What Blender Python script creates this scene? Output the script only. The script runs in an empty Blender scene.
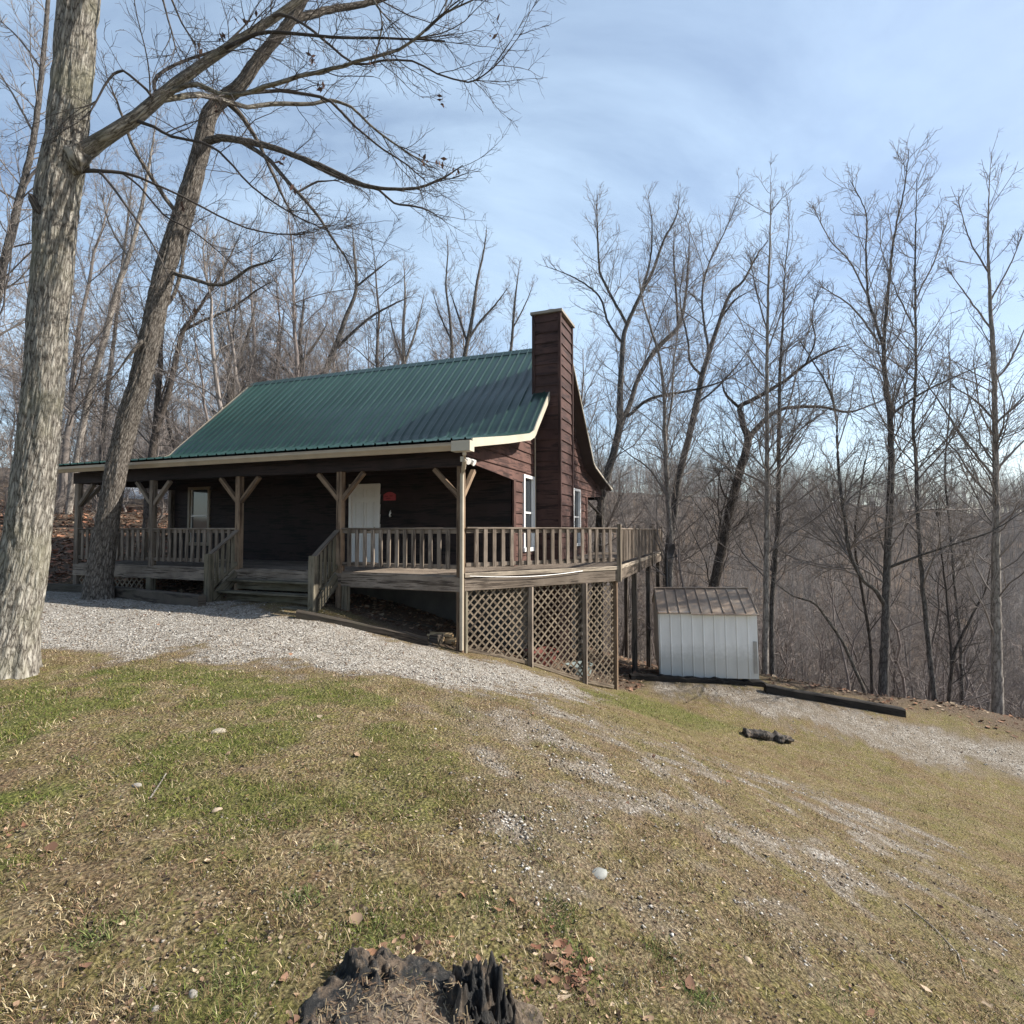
import bpy, bmesh, math, random
import numpy as np
from mathutils import Vector, Matrix, Quaternion

random.seed(7)
rng = np.random.default_rng(11)
S = bpy.context.scene
COL = S.collection
R = math.radians

# ------------------------------------------------------------------ camera
F = 555.0
PITCH = math.atan(18.0 / F)
cp_, sp_ = math.cos(PITCH), math.sin(PITCH)
cam = bpy.data.cameras.new('camera')
camo = bpy.data.objects.new('camera', cam)
COL.objects.link(camo)
cam.sensor_width = 36.0
cam.lens = F / 1024 * 36.0
cam.clip_start = 0.05
cam.clip_end = 3000
camo.location = (0, 0, 0)
camo.rotation_euler = (R(90) + PITCH, 0, 0)
S.camera = camo


def ray(px, py):
    dx = (px - 512) / F
    dy = (512 - py) / F
    return np.array((dx, cp_ - dy * sp_, sp_ + dy * cp_))


def at(px, py, Y):
    d = ray(px, py)
    return d * (Y / d[1])


# ------------------------------------------------------------------ numpy noise
def _hash(ix, iy, iz, seed):
    h = (ix * 374761393 + iy * 668265263 + iz * 2147483647 + seed * 974634777) & 0xffffffff
    h = ((h ^ (h >> 13)) * 1274126177) & 0xffffffff
    h = (h ^ (h >> 16)) & 0xffffffff
    return h / 4294967295.0


def vnoise(x, y, z=0.0, seed=0):
    x, y, z = np.broadcast_arrays(np.asarray(x, float), np.asarray(y, float), np.asarray(z, float))
    ix, iy, iz = (np.floor(v).astype(np.int64) for v in (x, y, z))
    fx, fy, fz = x - ix, y - iy, z - iz
    fx, fy, fz = (f * f * (3 - 2 * f) for f in (fx, fy, fz))
    out = 0
    for a in (0, 1):
        for b in (0, 1):
            for c in (0, 1):
                w = (fx if a else 1 - fx) * (fy if b else 1 - fy) * (fz if c else 1 - fz)
                out = out + w * _hash(ix + a, iy + b, iz + c, seed)
    return out


def fbm(x, y, z=0.0, o=4, seed=0):
    s, amp, t = 0, 0.5, 0
    for k in range(o):
        f = 2.0 ** k
        s = s + amp * vnoise(np.asarray(x) * f + 17.3 * k, np.asarray(y) * f - 9.1 * k, np.asarray(z) * f, seed + k)
        t += amp
        amp *= 0.5
    return s / t


def sstep(a, b, x):
    t = np.clip((x - a) / (b - a), 0, 1)
    return t * t * (3 - 2 * t)


# ------------------------------------------------------------------ terrain
CP = np.array([
    # the lawn round the viewer
    (0, 0, -1.60), (-3, 0, -1.55), (-1.6, 1.8, -1.56), (-3, 4, -1.66), (-6.1, 7.0, -1.76), (-3.2, 8.3, -1.80),
    (0.3, 4, -1.98), (0.6, 7, -2.3), (-4.8, 7.6, -1.72), (-9, 8, -1.6), (3.1, 3.36, -2.95), (3, 6, -3.12), (6, 6, -4.2),
    (9, 6, -5.0), (6, 2, -3.8), (3, 0, -2.55), (10, 0, -4.9), (0, -10, -1.5), (12, -10, -5.2), (-12, -10, -1.3), (24, -8, -8),
    (20, 4, -7.0), (14, 8, -5.8), (-25, 6, -1.2), (-45, 0, -0.8),
    # cabin ground
    (-1.02, 11.1, -2.40), (-1.9, 10.9, -2.2), (2.52, 13.34, -3.84), (0.7, 12.2, -3.05), (-3.7, 11.4, -1.72), (-6.9, 12.4, -1.62), (-9, 13.2, -1.64),
    (-11.9, 15.3, -1.62), (-12.5, 13.5, -1.6), (-15, 14, -1.55), (-3, 14, -1.9), (0, 17, -3.2), (3.6, 16.1, -4.15), (4.7, 19.1, -4.7), (5.9, 22.2, -5.6),
    (1.5, 21, -4.0), (-5, 20, -1.9), (-2, 25, -3.2),
    # shed and lower drive
    (4.1, 15.5, -4.02), (6.9, 15.3, -4.2), (8.5, 14.7, -4.42), (10, 14.2, -4.66), (7.2, 12.5, -4.62), (5.4, 11.8, -4.47), (10.6, 11.5, -5.15),
    (13.4, 14.5, -4.98), (12.3, 15.6, -4.85), (7, 18, -4.5), (10, 16.6, -4.8), (4.2, 12.8, -4.2), (18, 14, -5.6),
    # ravine
    (9, 20.5, -6.8), (13, 19.5, -7.2), (19, 19, -8), (6.5, 26, -8.2), (14, 26, -10), (24, 26, -12), (10, 36, -14), (25, 36, -16), (45, 30, -15),
    (2, 32, -7), (20, 58, -18), (50, 58, -20), (0, 52, -9), (80, 50, -18), (60, 15, -14), (40, 0, -11), (60, -20, -14),
    # far slope and ridge
    (10, 90, -4), (10, 125, 9), (45, 95, -9), (45, 132, 8), (80, 95, -12), (85, 135, 6), (125, 135, 4), (140, 90, -12), (180, 130, 3), (60, 200, 4),
    (-40, 200, 10), (160, 220, 0), (-160, 200, 10), (240, 60, -10), (240, 240, 0), (240, -60, -10),
    # the rise on the left
    (-14, 17.5, -1.25), (-20, 18, -0.9), (-18, 24, 0.1), (-16, 31, 1.0), (-26, 34, 1.6), (-18, 45, 2.0), (-34, 45, 3), (-9, 30, -0.4), (-8, 45, -1),
    (-40, 75, 6), (-70, 45, 6), (-60, 20, 1.5), (-110, 60, 8), (-20, 80, 3), (-30, 130, 10), (-120, 0, 0), (-120, -60, 0), (0, -60, -2), (-160, 120, 10),
    (120, 0, -14),
], float)


def _kern(d2):
    return np.sqrt(d2 + 1.6 ** 2)


_c = CP[:, :2]
_A = _kern(((_c[:, None, :] - _c[None]) ** 2).sum(-1)) - 0.02 * np.eye(len(CP))
_P = np.hstack([np.ones((len(CP), 1)), _c / 50])
_M = np.block([[_A, _P], [_P.T, np.zeros((3, 3))]])
_W = np.linalg.solve(_M, np.concatenate([CP[:, 2], np.zeros(3)]))


def height(x, y):
    x = np.asarray(x, float)
    y = np.asarray(y, float)
    xf, yf = x.ravel(), y.ravel()
    out = np.empty(len(xf))
    for i in range(0, len(xf), 20000):
        q = np.stack([xf[i:i + 20000], yf[i:i + 20000]], 1)
        k = _kern(((q[:, None, :] - _c[None]) ** 2).sum(-1))
        out[i:i + 20000] = k @ _W[:-3] + _W[-3] + q @ _W[-2:] / 50
    out = out.reshape(x.shape)
    near = np.exp(-((x / 22) ** 2 + ((y - 8) / 22) ** 2))
    out = out + near * ((fbm(x * .9, y * .9, 0, 3, 5) - .5) * .10 + (fbm(x * 4, y * 4, 0, 2, 9) - .5) * .025)
    far = sstep(28, 60, np.hypot(x, y))
    return out + far * (fbm(x * .05, y * .05, 0, 3, 3) - .5) * 4.0


def hz(x, y):
    return float(height(np.array([x]), np.array([y]))[0])


def ground_at(px, py):
    d = ray(px, py)
    ts = np.concatenate([np.arange(0.8, 30, 0.05), np.arange(30, 220, .5)])
    pts = d[None] * ts[:, None]
    below = pts[:, 2] < height(pts[:, 0], pts[:, 1])
    i = int(np.argmax(below))
    lo, hi = ts[i - 1], ts[i]
    for _ in range(14):
        m = (lo + hi) / 2
        p = d * m
        if p[2] < hz(p[0], p[1]):
            hi = m
        else:
            lo = m
    p = d * hi
    return np.array((p[0], p[1], hz(p[0], p[1])))


def line_dist(x, y, poly):
    best = np.full(np.shape(x), 1e9)
    for (a, b) in zip(poly[:-1], poly[1:]):
        ax, ay, bx, by = a[0], a[1], b[0], b[1]
        L = (bx - ax) ** 2 + (by - ay) ** 2 + 1e-9
        t = np.clip(((x - ax) * (bx - ax) + (y - ay) * (by - ay)) / L, 0, 1)
        best = np.minimum(best, np.hypot(x - ax - t * (bx - ax), y - ay - t * (by - ay)))
    return best


def inside(x, y, poly):
    c = np.zeros(np.shape(x), bool)
    n = len(poly)
    for i in range(n):
        (x1, y1), (x2, y2) = poly[i][:2], poly[(i + 1) % n][:2]
        if y1 == y2:
            continue
        c ^= ((y1 > y) != (y2 > y)) & (x < (x2 - x1) * (y - y1) / (y2 - y1) + x1)
    return c


def sdist(x, y, poly):
    d = line_dist(x, y, list(poly) + [poly[0]])
    return np.where(inside(x, y, poly), -d, d)


G = lambda pts: [ground_at(*p)[:2] for p in pts]
UPPER = G([(-60, 662), (30, 654), (110, 652), (200, 657), (290, 666), (380, 676), (450, 684), (520, 694), (575, 700), (600, 690), (540, 676), (480, 660),
           (440, 650), (380, 634), (330, 620), (260, 606), (190, 600), (120, 594), (40, 590), (-60, 590)])
LOWER = G([(625, 676), (700, 684), (765, 692), (840, 708), (905, 720), (1023, 741), (1100, 760), (1100, 800), (1023, 782), (950, 768), (880, 752), (800, 722), (720, 702), (650, 690)])
RILLS = [(G(p), w) for p, w in [
    ([(430, 712), (480, 730), (540, 752), (625, 784), (692, 804), (770, 842), (839, 861), (910, 902), (1000, 973)], .17),
    ([(470, 742), (520, 790), (550, 855), (600, 880)], .20),
    ([(560, 790), (610, 830), (653, 872), (692, 890), (752, 925), (812, 968)], .17),
    ([(500, 700), (560, 715), (640, 735), (740, 770), (840, 800), (960, 850)], .15)]]
WORN = G([(400, 690), (520, 690), (640, 730), (860, 790), (1020, 880), (1100, 1000), (940, 1010), (760, 960), (640, 900), (500, 890), (460, 800)])
BANK = G([(770, 684), (905, 710), (960, 716), (1024, 738), (1110, 760), (1110, 738), (1024, 716), (940, 700), (860, 690), (780, 674)])
GREEN = G([(560, 682), (625, 692), (700, 715), (740, 728), (700, 730), (620, 706), (560, 692)])
HR = R(-20.97)
HU = np.array((math.cos(HR), math.sin(HR)))
HV = np.array((-math.sin(HR), math.cos(HR)))
P0 = np.array((-1.02, 11.1))


DG0 = (math.sin(R(36.7)), math.cos(R(36.7)))


def house_ab(x, y):
    dx, dy = x - P0[0], y - P0[1]
    return dx * HU[0] + dy * HU[1], dx * HV[0] + dy * HV[1]


def masks(x, y):
    n1 = fbm(x * 1.3, y * 1.3, 0, 4, 21)
    n2 = fbm(x * 5, y * 5, 0, 3, 31)
    n3 = fbm(x * 17, y * 17, 0, 2, 37)
    edge = (n1 - .5) * 1.7 + (n2 - .5) * 1.1 + (n3 - .5) * .7
    g = sstep(.55, -.55, sdist(x, y, UPPER) + edge * 1.0)
    g2 = sstep(.45, -.45, sdist(x, y, LOWER) + edge * .9)
    grav = np.maximum(g, g2 * .64)
    for pts, w in RILLS:
        grav = np.maximum(grav, sstep(w * 3.2, 0, line_dist(x, y, pts) + edge * .45) * (.12 + .56 * sstep(.40, .68, fbm(x * 1.7, y * 1.7, 0, 3, 77))))
    worn = sstep(.5, -1.2, sdist(x, y, WORN) + edge * .5) * (.10 + .46 * sstep(.42, .66, fbm(x * 2.6, y * 2.6, 0, 4, 171)))
    grav = np.maximum(grav, worn)
    grav = grav * (0.72 + .28 * sstep(.3, .6, n2))
    gr = sstep(.25, -.15, sdist(x, y, GREEN) + edge * .3)
    left = sstep(1.0, -2.5, x) * sstep(8.5, 6.5, y)
    gp = sstep(.1, 1.0, sdist(x, y, UPPER) + edge * .6) * sstep(.47, .66, fbm(x * 2.0 + 9, y * 2.0, 0, 5, 41) + .05 * left) * (.20 + .55 * left)
    green = np.clip(np.maximum(gr * (.35 + .6 * n2), gp * (.5 + n3)) * (1 - grav), 0, 1)
    a, b = house_ab(x, y)
    # forest floor: beyond the clearing
    wood = np.maximum(sstep(15.2, 18.5, y - np.clip(x - 6, 0, 12) * -.25 - 1.5 * (n1 - .5)) * sstep(3, 7, x), sstep(19, 23, y))
    wood = np.maximum(wood, sstep(-11.5, -13.5, x) * sstep(14.5, 16.5, y))
    wood = np.maximum(wood, sstep(.5, -.5, sdist(x, y, BANK) + edge * .5) * .9)
    wood = np.maximum(wood, sstep(26, 34, np.hypot(x, y)))
    under = sstep(.05, -.25, a * DG0[1] - b * DG0[0]) * sstep(-.5, .1, b) * sstep(3.5, 2.6, a) * sstep(-13, -12, a) * sstep(14, 13, b)
    wood = np.maximum(wood, under)
    return np.clip(grav * (1 - under), 0, 1), green * (1 - wood), np.clip(wood * (1 - np.maximum(g2, 0)), 0, 1)


# ------------------------------------------------------------------ materials
def mat(name):
    m = bpy.data.materials.new(name)
    m.use_nodes = True
    nt = m.node_tree
    b = nt.nodes['Principled BSDF']
    return m, nt, b


def N(nt, typ, **kw):
    n = nt.nodes.new(typ)
    for k, v in kw.items():
        if k.startswith('i_'):
            key = k[2:]
            n.inputs[int(key) if key.isdigit() else key.replace('_', ' ')].default_value = v
        else:
            setattr(n, k, v)
    return n


def ramp(nt, fac, stops, interp='LINEAR'):
    r = nt.nodes.new('ShaderNodeValToRGB')
    r.color_ramp.interpolation = interp
    e = r.color_ramp.elements
    while len(e) < len(stops):
        e.new(.5)
    for el, (p, c) in zip(e, stops):
        el.position = p
        el.color = (*c, 1) if len(c) == 3 else c
    nt.links.new(fac, r.inputs['Fac'])
    return r.outputs['Color']


def mixc(nt, fac, a, b, mode='MIX'):
    m = nt.nodes.new('ShaderNodeMix')
    m.data_type = 'RGBA'
    m.blend_type = mode
    for s, v in ((m.inputs[0], fac), (m.inputs[6], a), (m.inputs[7], b)):
        if isinstance(v, (int, float)):
            s.default_value = v
        elif isinstance(v, tuple):
            s.default_value = (*v, 1)
        else:
            nt.links.new(v, s)
    return m.outputs[2]


def noise(nt, vec, scale, detail=4, rough=.6, dist=0):
    n = N(nt, 'ShaderNodeTexNoise')
    n.inputs['Scale'].default_value = scale
    n.inputs['Detail'].default_value = detail
    n.inputs['Roughness'].default_value = rough
    n.inputs['Distortion'].default_value = dist
    if vec is not None:
        nt.links.new(vec, n.inputs['Vector'])
    return n.outputs['Fac']


def mapping(nt, vec, scale):
    m = N(nt, 'ShaderNodeMapping')
    m.inputs['Scale'].default_value = scale
    nt.links.new(vec, m.inputs['Vector'])
    return m.outputs['Vector']


def bump(nt, b, h, strength, dist=.02):
    n = N(nt, 'ShaderNodeBump')
    n.inputs['Strength'].default_value = strength
    n.inputs['Distance'].default_value = dist
    nt.links.new(h, n.inputs['Height'])
    nt.links.new(n.outputs['Normal'], b.inputs['Normal'])


def wood_mat(name, dark, light, stain=None, rough=.85, grain=1.0, stain_amt=.5):
    m, nt, b = mat(name)
    tc = N(nt, 'ShaderNodeTexCoord')
    g = noise(nt, mapping(nt, tc.outputs['UV'], (1.0, 26, 1)), 1.6, 6, .65, .6)
    g2 = noise(nt, mapping(nt, tc.outputs['UV'], (.55, 7, 1)), 1.6, 5, .6, .4)
    ad = N(nt, 'ShaderNodeMath', operation='MULTIPLY_ADD')
    nt.links.new(g2, ad.inputs[0]); ad.inputs[1].default_value = 1.1; nt.links.new(g, ad.inputs[2])
    c = ramp(nt, ad.outputs[0], [(.74, tuple(x * .55 for x in dark)), (.92, dark), (1.08, tuple((a + q) / 2 for a, q in zip(dark, light))), (1.3, light)])
    # board to board: weathering differs with every board (UV offsets are random per board)
    bd = noise(nt, mapping(nt, tc.outputs['UV'], (.09, .05, 1)), 2.2, 1)
    oi = N(nt, 'ShaderNodeObjectInfo')
    ba = N(nt, 'ShaderNodeMath', operation='MULTIPLY_ADD')
    nt.links.new(oi.outputs['Random'], ba.inputs[0]); ba.inputs[1].default_value = .28; nt.links.new(bd, ba.inputs[2])
    c = mixc(nt, ramp(nt, ba.outputs[0], [(.36, (.85, .85, .85)), (.72, (0, 0, 0))]), c, mixc(nt, 1.0, c, (.42, .40, .38), 'MULTIPLY'))
    big = noise(nt, tc.outputs['Object'], 2.3, 4)
    c = mixc(nt, ramp(nt, big, [(.42, (0, 0, 0)), (.68, (.7, .7, .7))]), c, mixc(nt, .6, c, tuple(x * .5 for x in dark)))
    if stain:
        sn_ = noise(nt, tc.outputs['Object'], 1.3, 4)
        f = ramp(nt, sn_, [(.45, (0, 0, 0)), (.65, (stain_amt,) * 3)])
        c = mixc(nt, f, c, stain)
    nt.links.new(c, b.inputs['Base Color'])
    b.inputs['Roughness'].default_value = rough
    b.inputs['Specular IOR Level'].default_value = .2
    bump(nt, b, ad.outputs[0], .6 * grain, .012)
    return m


M = {}
M['deck'] = wood_mat('weathered_wood', (.075, .057, .044), (.265, .215, .17), (.13, .10, .075))
M['deck_pale'] = wood_mat('pale_weathered_wood', (.16, .13, .10), (.36, .30, .23))
M['deck_dark'] = wood_mat('dark_weathered_wood', (.05, .04, .032), (.14, .115, .092))
M['mossy'] = wood_mat('mossy_wood', (.062, .052, .038), (.19, .165, .12), (.11, .10, .06), stain_amt=.5)
M['post'] = wood_mat('post_wood', (.095, .062, .042), (.25, .175, .115))
M['timber'] = wood_mat('old_timber', (.028, .022, .018), (.10, .082, .066), (.05, .045, .03))
M['timber_black'] = wood_mat('black_rotten_timber', (.010, .008, .007), (.035, .029, .024))
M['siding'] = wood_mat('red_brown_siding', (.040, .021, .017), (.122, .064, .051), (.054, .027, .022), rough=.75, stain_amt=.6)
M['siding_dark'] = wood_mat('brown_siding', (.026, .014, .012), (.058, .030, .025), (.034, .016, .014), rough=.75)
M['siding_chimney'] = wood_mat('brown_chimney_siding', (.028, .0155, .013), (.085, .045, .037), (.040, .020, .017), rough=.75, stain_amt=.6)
M['siding_shaded'] = wood_mat('porch_shaded_siding', (.010, .0065, .006), (.031, .019, .017), None, rough=.7)  # cabin siding with the porch shade put into its colour, beams too
M['lattice'] = wood_mat('lattice_wood', (.085, .064, .046), (.225, .178, .128))
M['firewood'] = wood_mat('split_wood', (.22, .14, .07), (.48, .34, .19))


def simple(name, col, rough=.6, metallic=0, var=.15, scale=3, spec=.4):
    m, nt, b = mat(name)
    tc = N(nt, 'ShaderNodeTexCoord')
    n = noise(nt, tc.outputs['Object'], scale, 5)
    c = ramp(nt, n, [(.3, tuple(x * (1 - var) for x in col)), (.7, tuple(min(1, x * (1 + var)) for x in col))])
    nt.links.new(c, b.inputs['Base Color'])
    b.inputs['Roughness'].default_value = rough
    b.inputs['Metallic'].default_value = metallic
    b.inputs['Specular IOR Level'].default_value = spec
    return m


M['cream'] = simple('cream_trim', (.43, .385, .30), .5, 0, .12, 2)
M['frame_tan'] = simple('tan_window_frame', (.22, .18, .13), .5, 0, .1, 2)
M['tan'] = simple('tan_gutter', (.36, .29, .205), .45, 0, .15, 2)
M['white'] = simple('white_paint', (.74, .73, .70), .5, 0, .05, 2)
M['door'] = simple('door_paint', (.80, .76, .72), .5, 0, .05, 2)
M['black'] = simple('black_metal', (.02, .02, .022), .5)
M['dish'] = simple('dark_dish', (.035, .035, .04), .45)
M['red'] = simple('red_plaque', (.36, .035, .04), .5, 0, .1)
M['redmark'] = simple('dark_red_mark', (.2, .012, .015), .5)
M['blind'] = simple('window_blind', (.55, .54, .50), .8)
M['concrete'] = simple('foundation', (.13, .12, .11), .9, 0, .25, 2)
M['grey_metal'] = simple('grey_metal', (.35, .35, .35), .4, .5)
M['brass'] = simple('door_hardware', (.2, .16, .09), .35, .8)
M['interior'] = simple('dark_interior', (.03, .026, .024), .9)
M['rust_tub'] = simple('faded_red_plastic', (.20, .06, .045), .6)
M['tarp'] = simple('grey_green_tarp', (.22, .26, .25), .7)
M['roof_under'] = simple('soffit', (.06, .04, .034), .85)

# glass
m, nt, b = mat('window_glass')
b.inputs['Base Color'].default_value = (.035, .04, .045, 1)
b.inputs['Roughness'].default_value = .06
b.inputs['Specular IOR Level'].default_value = .8
M['glass'] = m

# green roof
m, nt, b = mat('green_metal_roof')
tc = N(nt, 'ShaderNodeTexCoord')
n1 = noise(nt, mapping(nt, tc.outputs['Object'], (1.2, .25, .25)), 1.4, 5)
c = ramp(nt, n1, [(.3, (.006, .024, .019)), (.55, (.009, .031, .0245)), (.75, (.014, .040, .033))])
n2 = noise(nt, tc.outputs['Object'], 7, 6)
c = mixc(nt, ramp(nt, n2, [(.55, (0, 0, 0)), (.8, (.55, .55, .55))]), c, (.05, .075, .066))
nt.links.new(c, b.inputs['Base Color'])
b.inputs['Roughness'].default_value = .34
b.inputs['Specular IOR Level'].default_value = .5
M['roof'] = m
# shed roof
m, nt, b = mat('rusty_metal_roof')
tc = N(nt, 'ShaderNodeTexCoord')
n1 = noise(nt, tc.outputs['Object'], 1.6, 6, .65, .5)
c = ramp(nt, n1, [(.3, (.16, .118, .09)), (.5, (.27, .198, .142)), (.7, (.34, .275, .215))])
nt.links.new(c, b.inputs['Base Color'])
b.inputs['Roughness'].default_value = .65
M['shed_roof'] = m
m, nt, b = mat('dirty_white_sheet_metal')
tc = N(nt, 'ShaderNodeTexCoord')
n1 = noise(nt, mapping(nt, tc.outputs['Object'], (2.5, 2.5, .5)), 2, 5)
c = ramp(nt, n1, [(.3, (.76, .745, .71)), (.7, (.88, .865, .83))])
sx = N(nt, 'ShaderNodeSeparateXYZ')
nt.links.new(tc.outputs['Object'], sx.inputs[0])
n3 = noise(nt, tc.outputs['Object'], 9, 5)
ad = N(nt, 'ShaderNodeMath', operation='MULTIPLY_ADD')
nt.links.new(n3, ad.inputs[0]); ad.inputs[1].default_value = -.55
nt.links.new(sx.outputs['Z'], ad.inputs[2])
c = mixc(nt, ramp(nt, ad.outputs[0], [(0.0, (.5, .5, .5)), (.45, (0, 0, 0))]), c, (.34, .33, .28))
nt.links.new(c, b.inputs['Base Color'])
b.inputs['Roughness'].default_value = .5
M['shed_wall'] = m


def bark_mat(name, dark, mid, light, us=9, vs=2.2, st=.8, moss=None):
    m, nt, b = mat(name)
    tc = N(nt, 'ShaderNodeTexCoord')
    v = mapping(nt, tc.outputs['UV'], (us, vs, 1))
    vo = N(nt, 'ShaderNodeTexVoronoi', feature='DISTANCE_TO_EDGE')
    vo.inputs['Scale'].default_value = 2.0
    nz = noise(nt, v, 2.4, 5)
    mx = N(nt, 'ShaderNodeVectorMath', operation='ADD')
    nt.links.new(v, mx.inputs[0])
    cmb = N(nt, 'ShaderNodeCombineXYZ')
    nt.links.new(nz, cmb.inputs[0]); nt.links.new(nz, cmb.inputs[1])
    nt.links.new(cmb.outputs[0], mx.inputs[1])
    nt.links.new(mx.outputs[0], vo.inputs['Vector'])
    d = vo.outputs['Distance']
    n2 = noise(nt, tc.outputs['Object'], 14, 5)
    s = N(nt, 'ShaderNodeMath', operation='MULTIPLY_ADD')
    nt.links.new(n2, s.inputs[0]); s.inputs[1].default_value = .35; nt.links.new(d, s.inputs[2])
    c = ramp(nt, s.outputs[0], [(.17, dark), (.27, mid), (.50, light)])
    if moss:
        n3 = noise(nt, tc.outputs['Object'], 1.7, 5)
        c = mixc(nt, ramp(nt, n3, [(.48, (0, 0, 0)), (.7, (.6, .6, .6))]), c, moss)
    nt.links.new(c, b.inputs['Base Color'])
    b.inputs['Roughness'].default_value = .95
    b.inputs['Specular IOR Level'].default_value = .1
    bump(nt, b, s.outputs[0], st, .03)
    return m


M['oak'] = bark_mat('oak_bark', (.058, .050, .042), (.20, .18, .152), (.36, .335, .29), 11, 2.6, 1.0, (.20, .19, .13))
M['bark2'] = bark_mat('brown_bark', (.035, .029, .024), (.105, .09, .076), (.21, .187, .162), 11, 2.8, 1.0)
M['bark3'] = bark_mat('grey_bark', (.04, .035, .031), (.088, .079, .071), (.15, .137, .124), 7, 2.2, .5)
M['bark_pale'] = bark_mat('pale_bark', (.11, .095, .082), (.22, .195, .17), (.32, .29, .255), 5, 1.5, .3)
M['bark_dark'] = bark_mat('dark_bark', (.03, .025, .021), (.07, .058, .05), (.12, .10, .085), 8, 2.5, .6)


def twig(name, col):
    m, nt, b = mat(name)
    g = N(nt, 'ShaderNodeNewGeometry')
    oi = N(nt, 'ShaderNodeObjectInfo')
    r = N(nt, 'ShaderNodeMath', operation='ADD')
    nt.links.new(g.outputs['Random Per Island'], r.inputs[0])
    nt.links.new(oi.outputs['Random'], r.inputs[1])
    f = N(nt, 'ShaderNodeMath', operation='FRACT')
    nt.links.new(r.outputs[0], f.inputs[0])
    c = ramp(nt, f.outputs[0], [(0, tuple(x * .7 for x in col)), (1, tuple(x * 1.35 for x in col))])
    nt.links.new(c, b.inputs['Base Color'])
    b.inputs['Roughness'].default_value = .9
    b.inputs['Specular IOR Level'].default_value = .15
    return m


M['twig'] = twig('grey_twigs', (.19, .165, .148))
M['twig_dark'] = twig('dark_twigs', (.07, .06, .054))
M['twig_red'] = twig('reddish_twigs', (.19, .16, .145))
M['twig_far'] = twig('far_twigs', (.215, .19, .172))

# ------------------------------------------------------------------ mesh helpers


def np_mesh(name, V, Fq, uv=None, smooth=True, col=None):
    """V (n,3), Fq list of int arrays (m,k)"""
    me = bpy.data.meshes.new(name)
    V = np.asarray(V, np.float32)
    me.vertices.add(len(V))
    me.vertices.foreach_set('co', V.ravel())
    loops, starts, s = [], [], 0
    for f in Fq:
        f = np.asarray(f, np.int32)
        if not len(f):
            continue
        loops.append(f.ravel())
        starts.append(s + np.arange(len(f), dtype=np.int32) * f.shape[1])
        s += f.size
    loops = np.concatenate(loops)
    starts = np.concatenate(starts)
    me.loops.add(len(loops))
    me.loops.foreach_set('vertex_index', loops)
    me.polygons.add(len(starts))
    me.polygons.foreach_set('loop_start', starts)
    if smooth:
        me.polygons.foreach_set('use_smooth', np.ones(len(starts), bool))
    if uv is not None:
        l = me.uv_layers.new(name='UVMap')
        l.data.foreach_set('uv', np.asarray(uv, np.float32)[loops].ravel())
    if col is not None:
        a = me.color_attributes.new('tint', 'FLOAT_COLOR', 'POINT')
        c4 = np.ones((len(V), 4), np.float32)
        c4[:, :3] = col
        a.data.foreach_set('color', c4.ravel())
    me.update()
    me.validate()
    return me


def link(name, me, material=None, parent=None, loc=None):
    o = bpy.data.objects.new(name, me)
    COL.objects.link(o)
    if material is not None and me is not None and not me.materials:
        me.materials.append(material)
    if parent is not None:
        o.parent = parent
    if loc is not None:
        o.location = loc
    return o


def tag(o, label=None, cat=None, group=None, kind=None):
    if label: o['label'] = label
    if cat: o['category'] = cat
    if group: o['group'] = group
    if kind: o['kind'] = kind
    return o


def empty(name, loc, rz=0, label=None, cat=None, group=None):
    o = bpy.data.objects.new(name, None)
    COL.objects.link(o)
    o.location = loc
    o.rotation_euler = (0, 0, rz)
    o.empty_display_size = .2
    return tag(o, label, cat, group)


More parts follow.
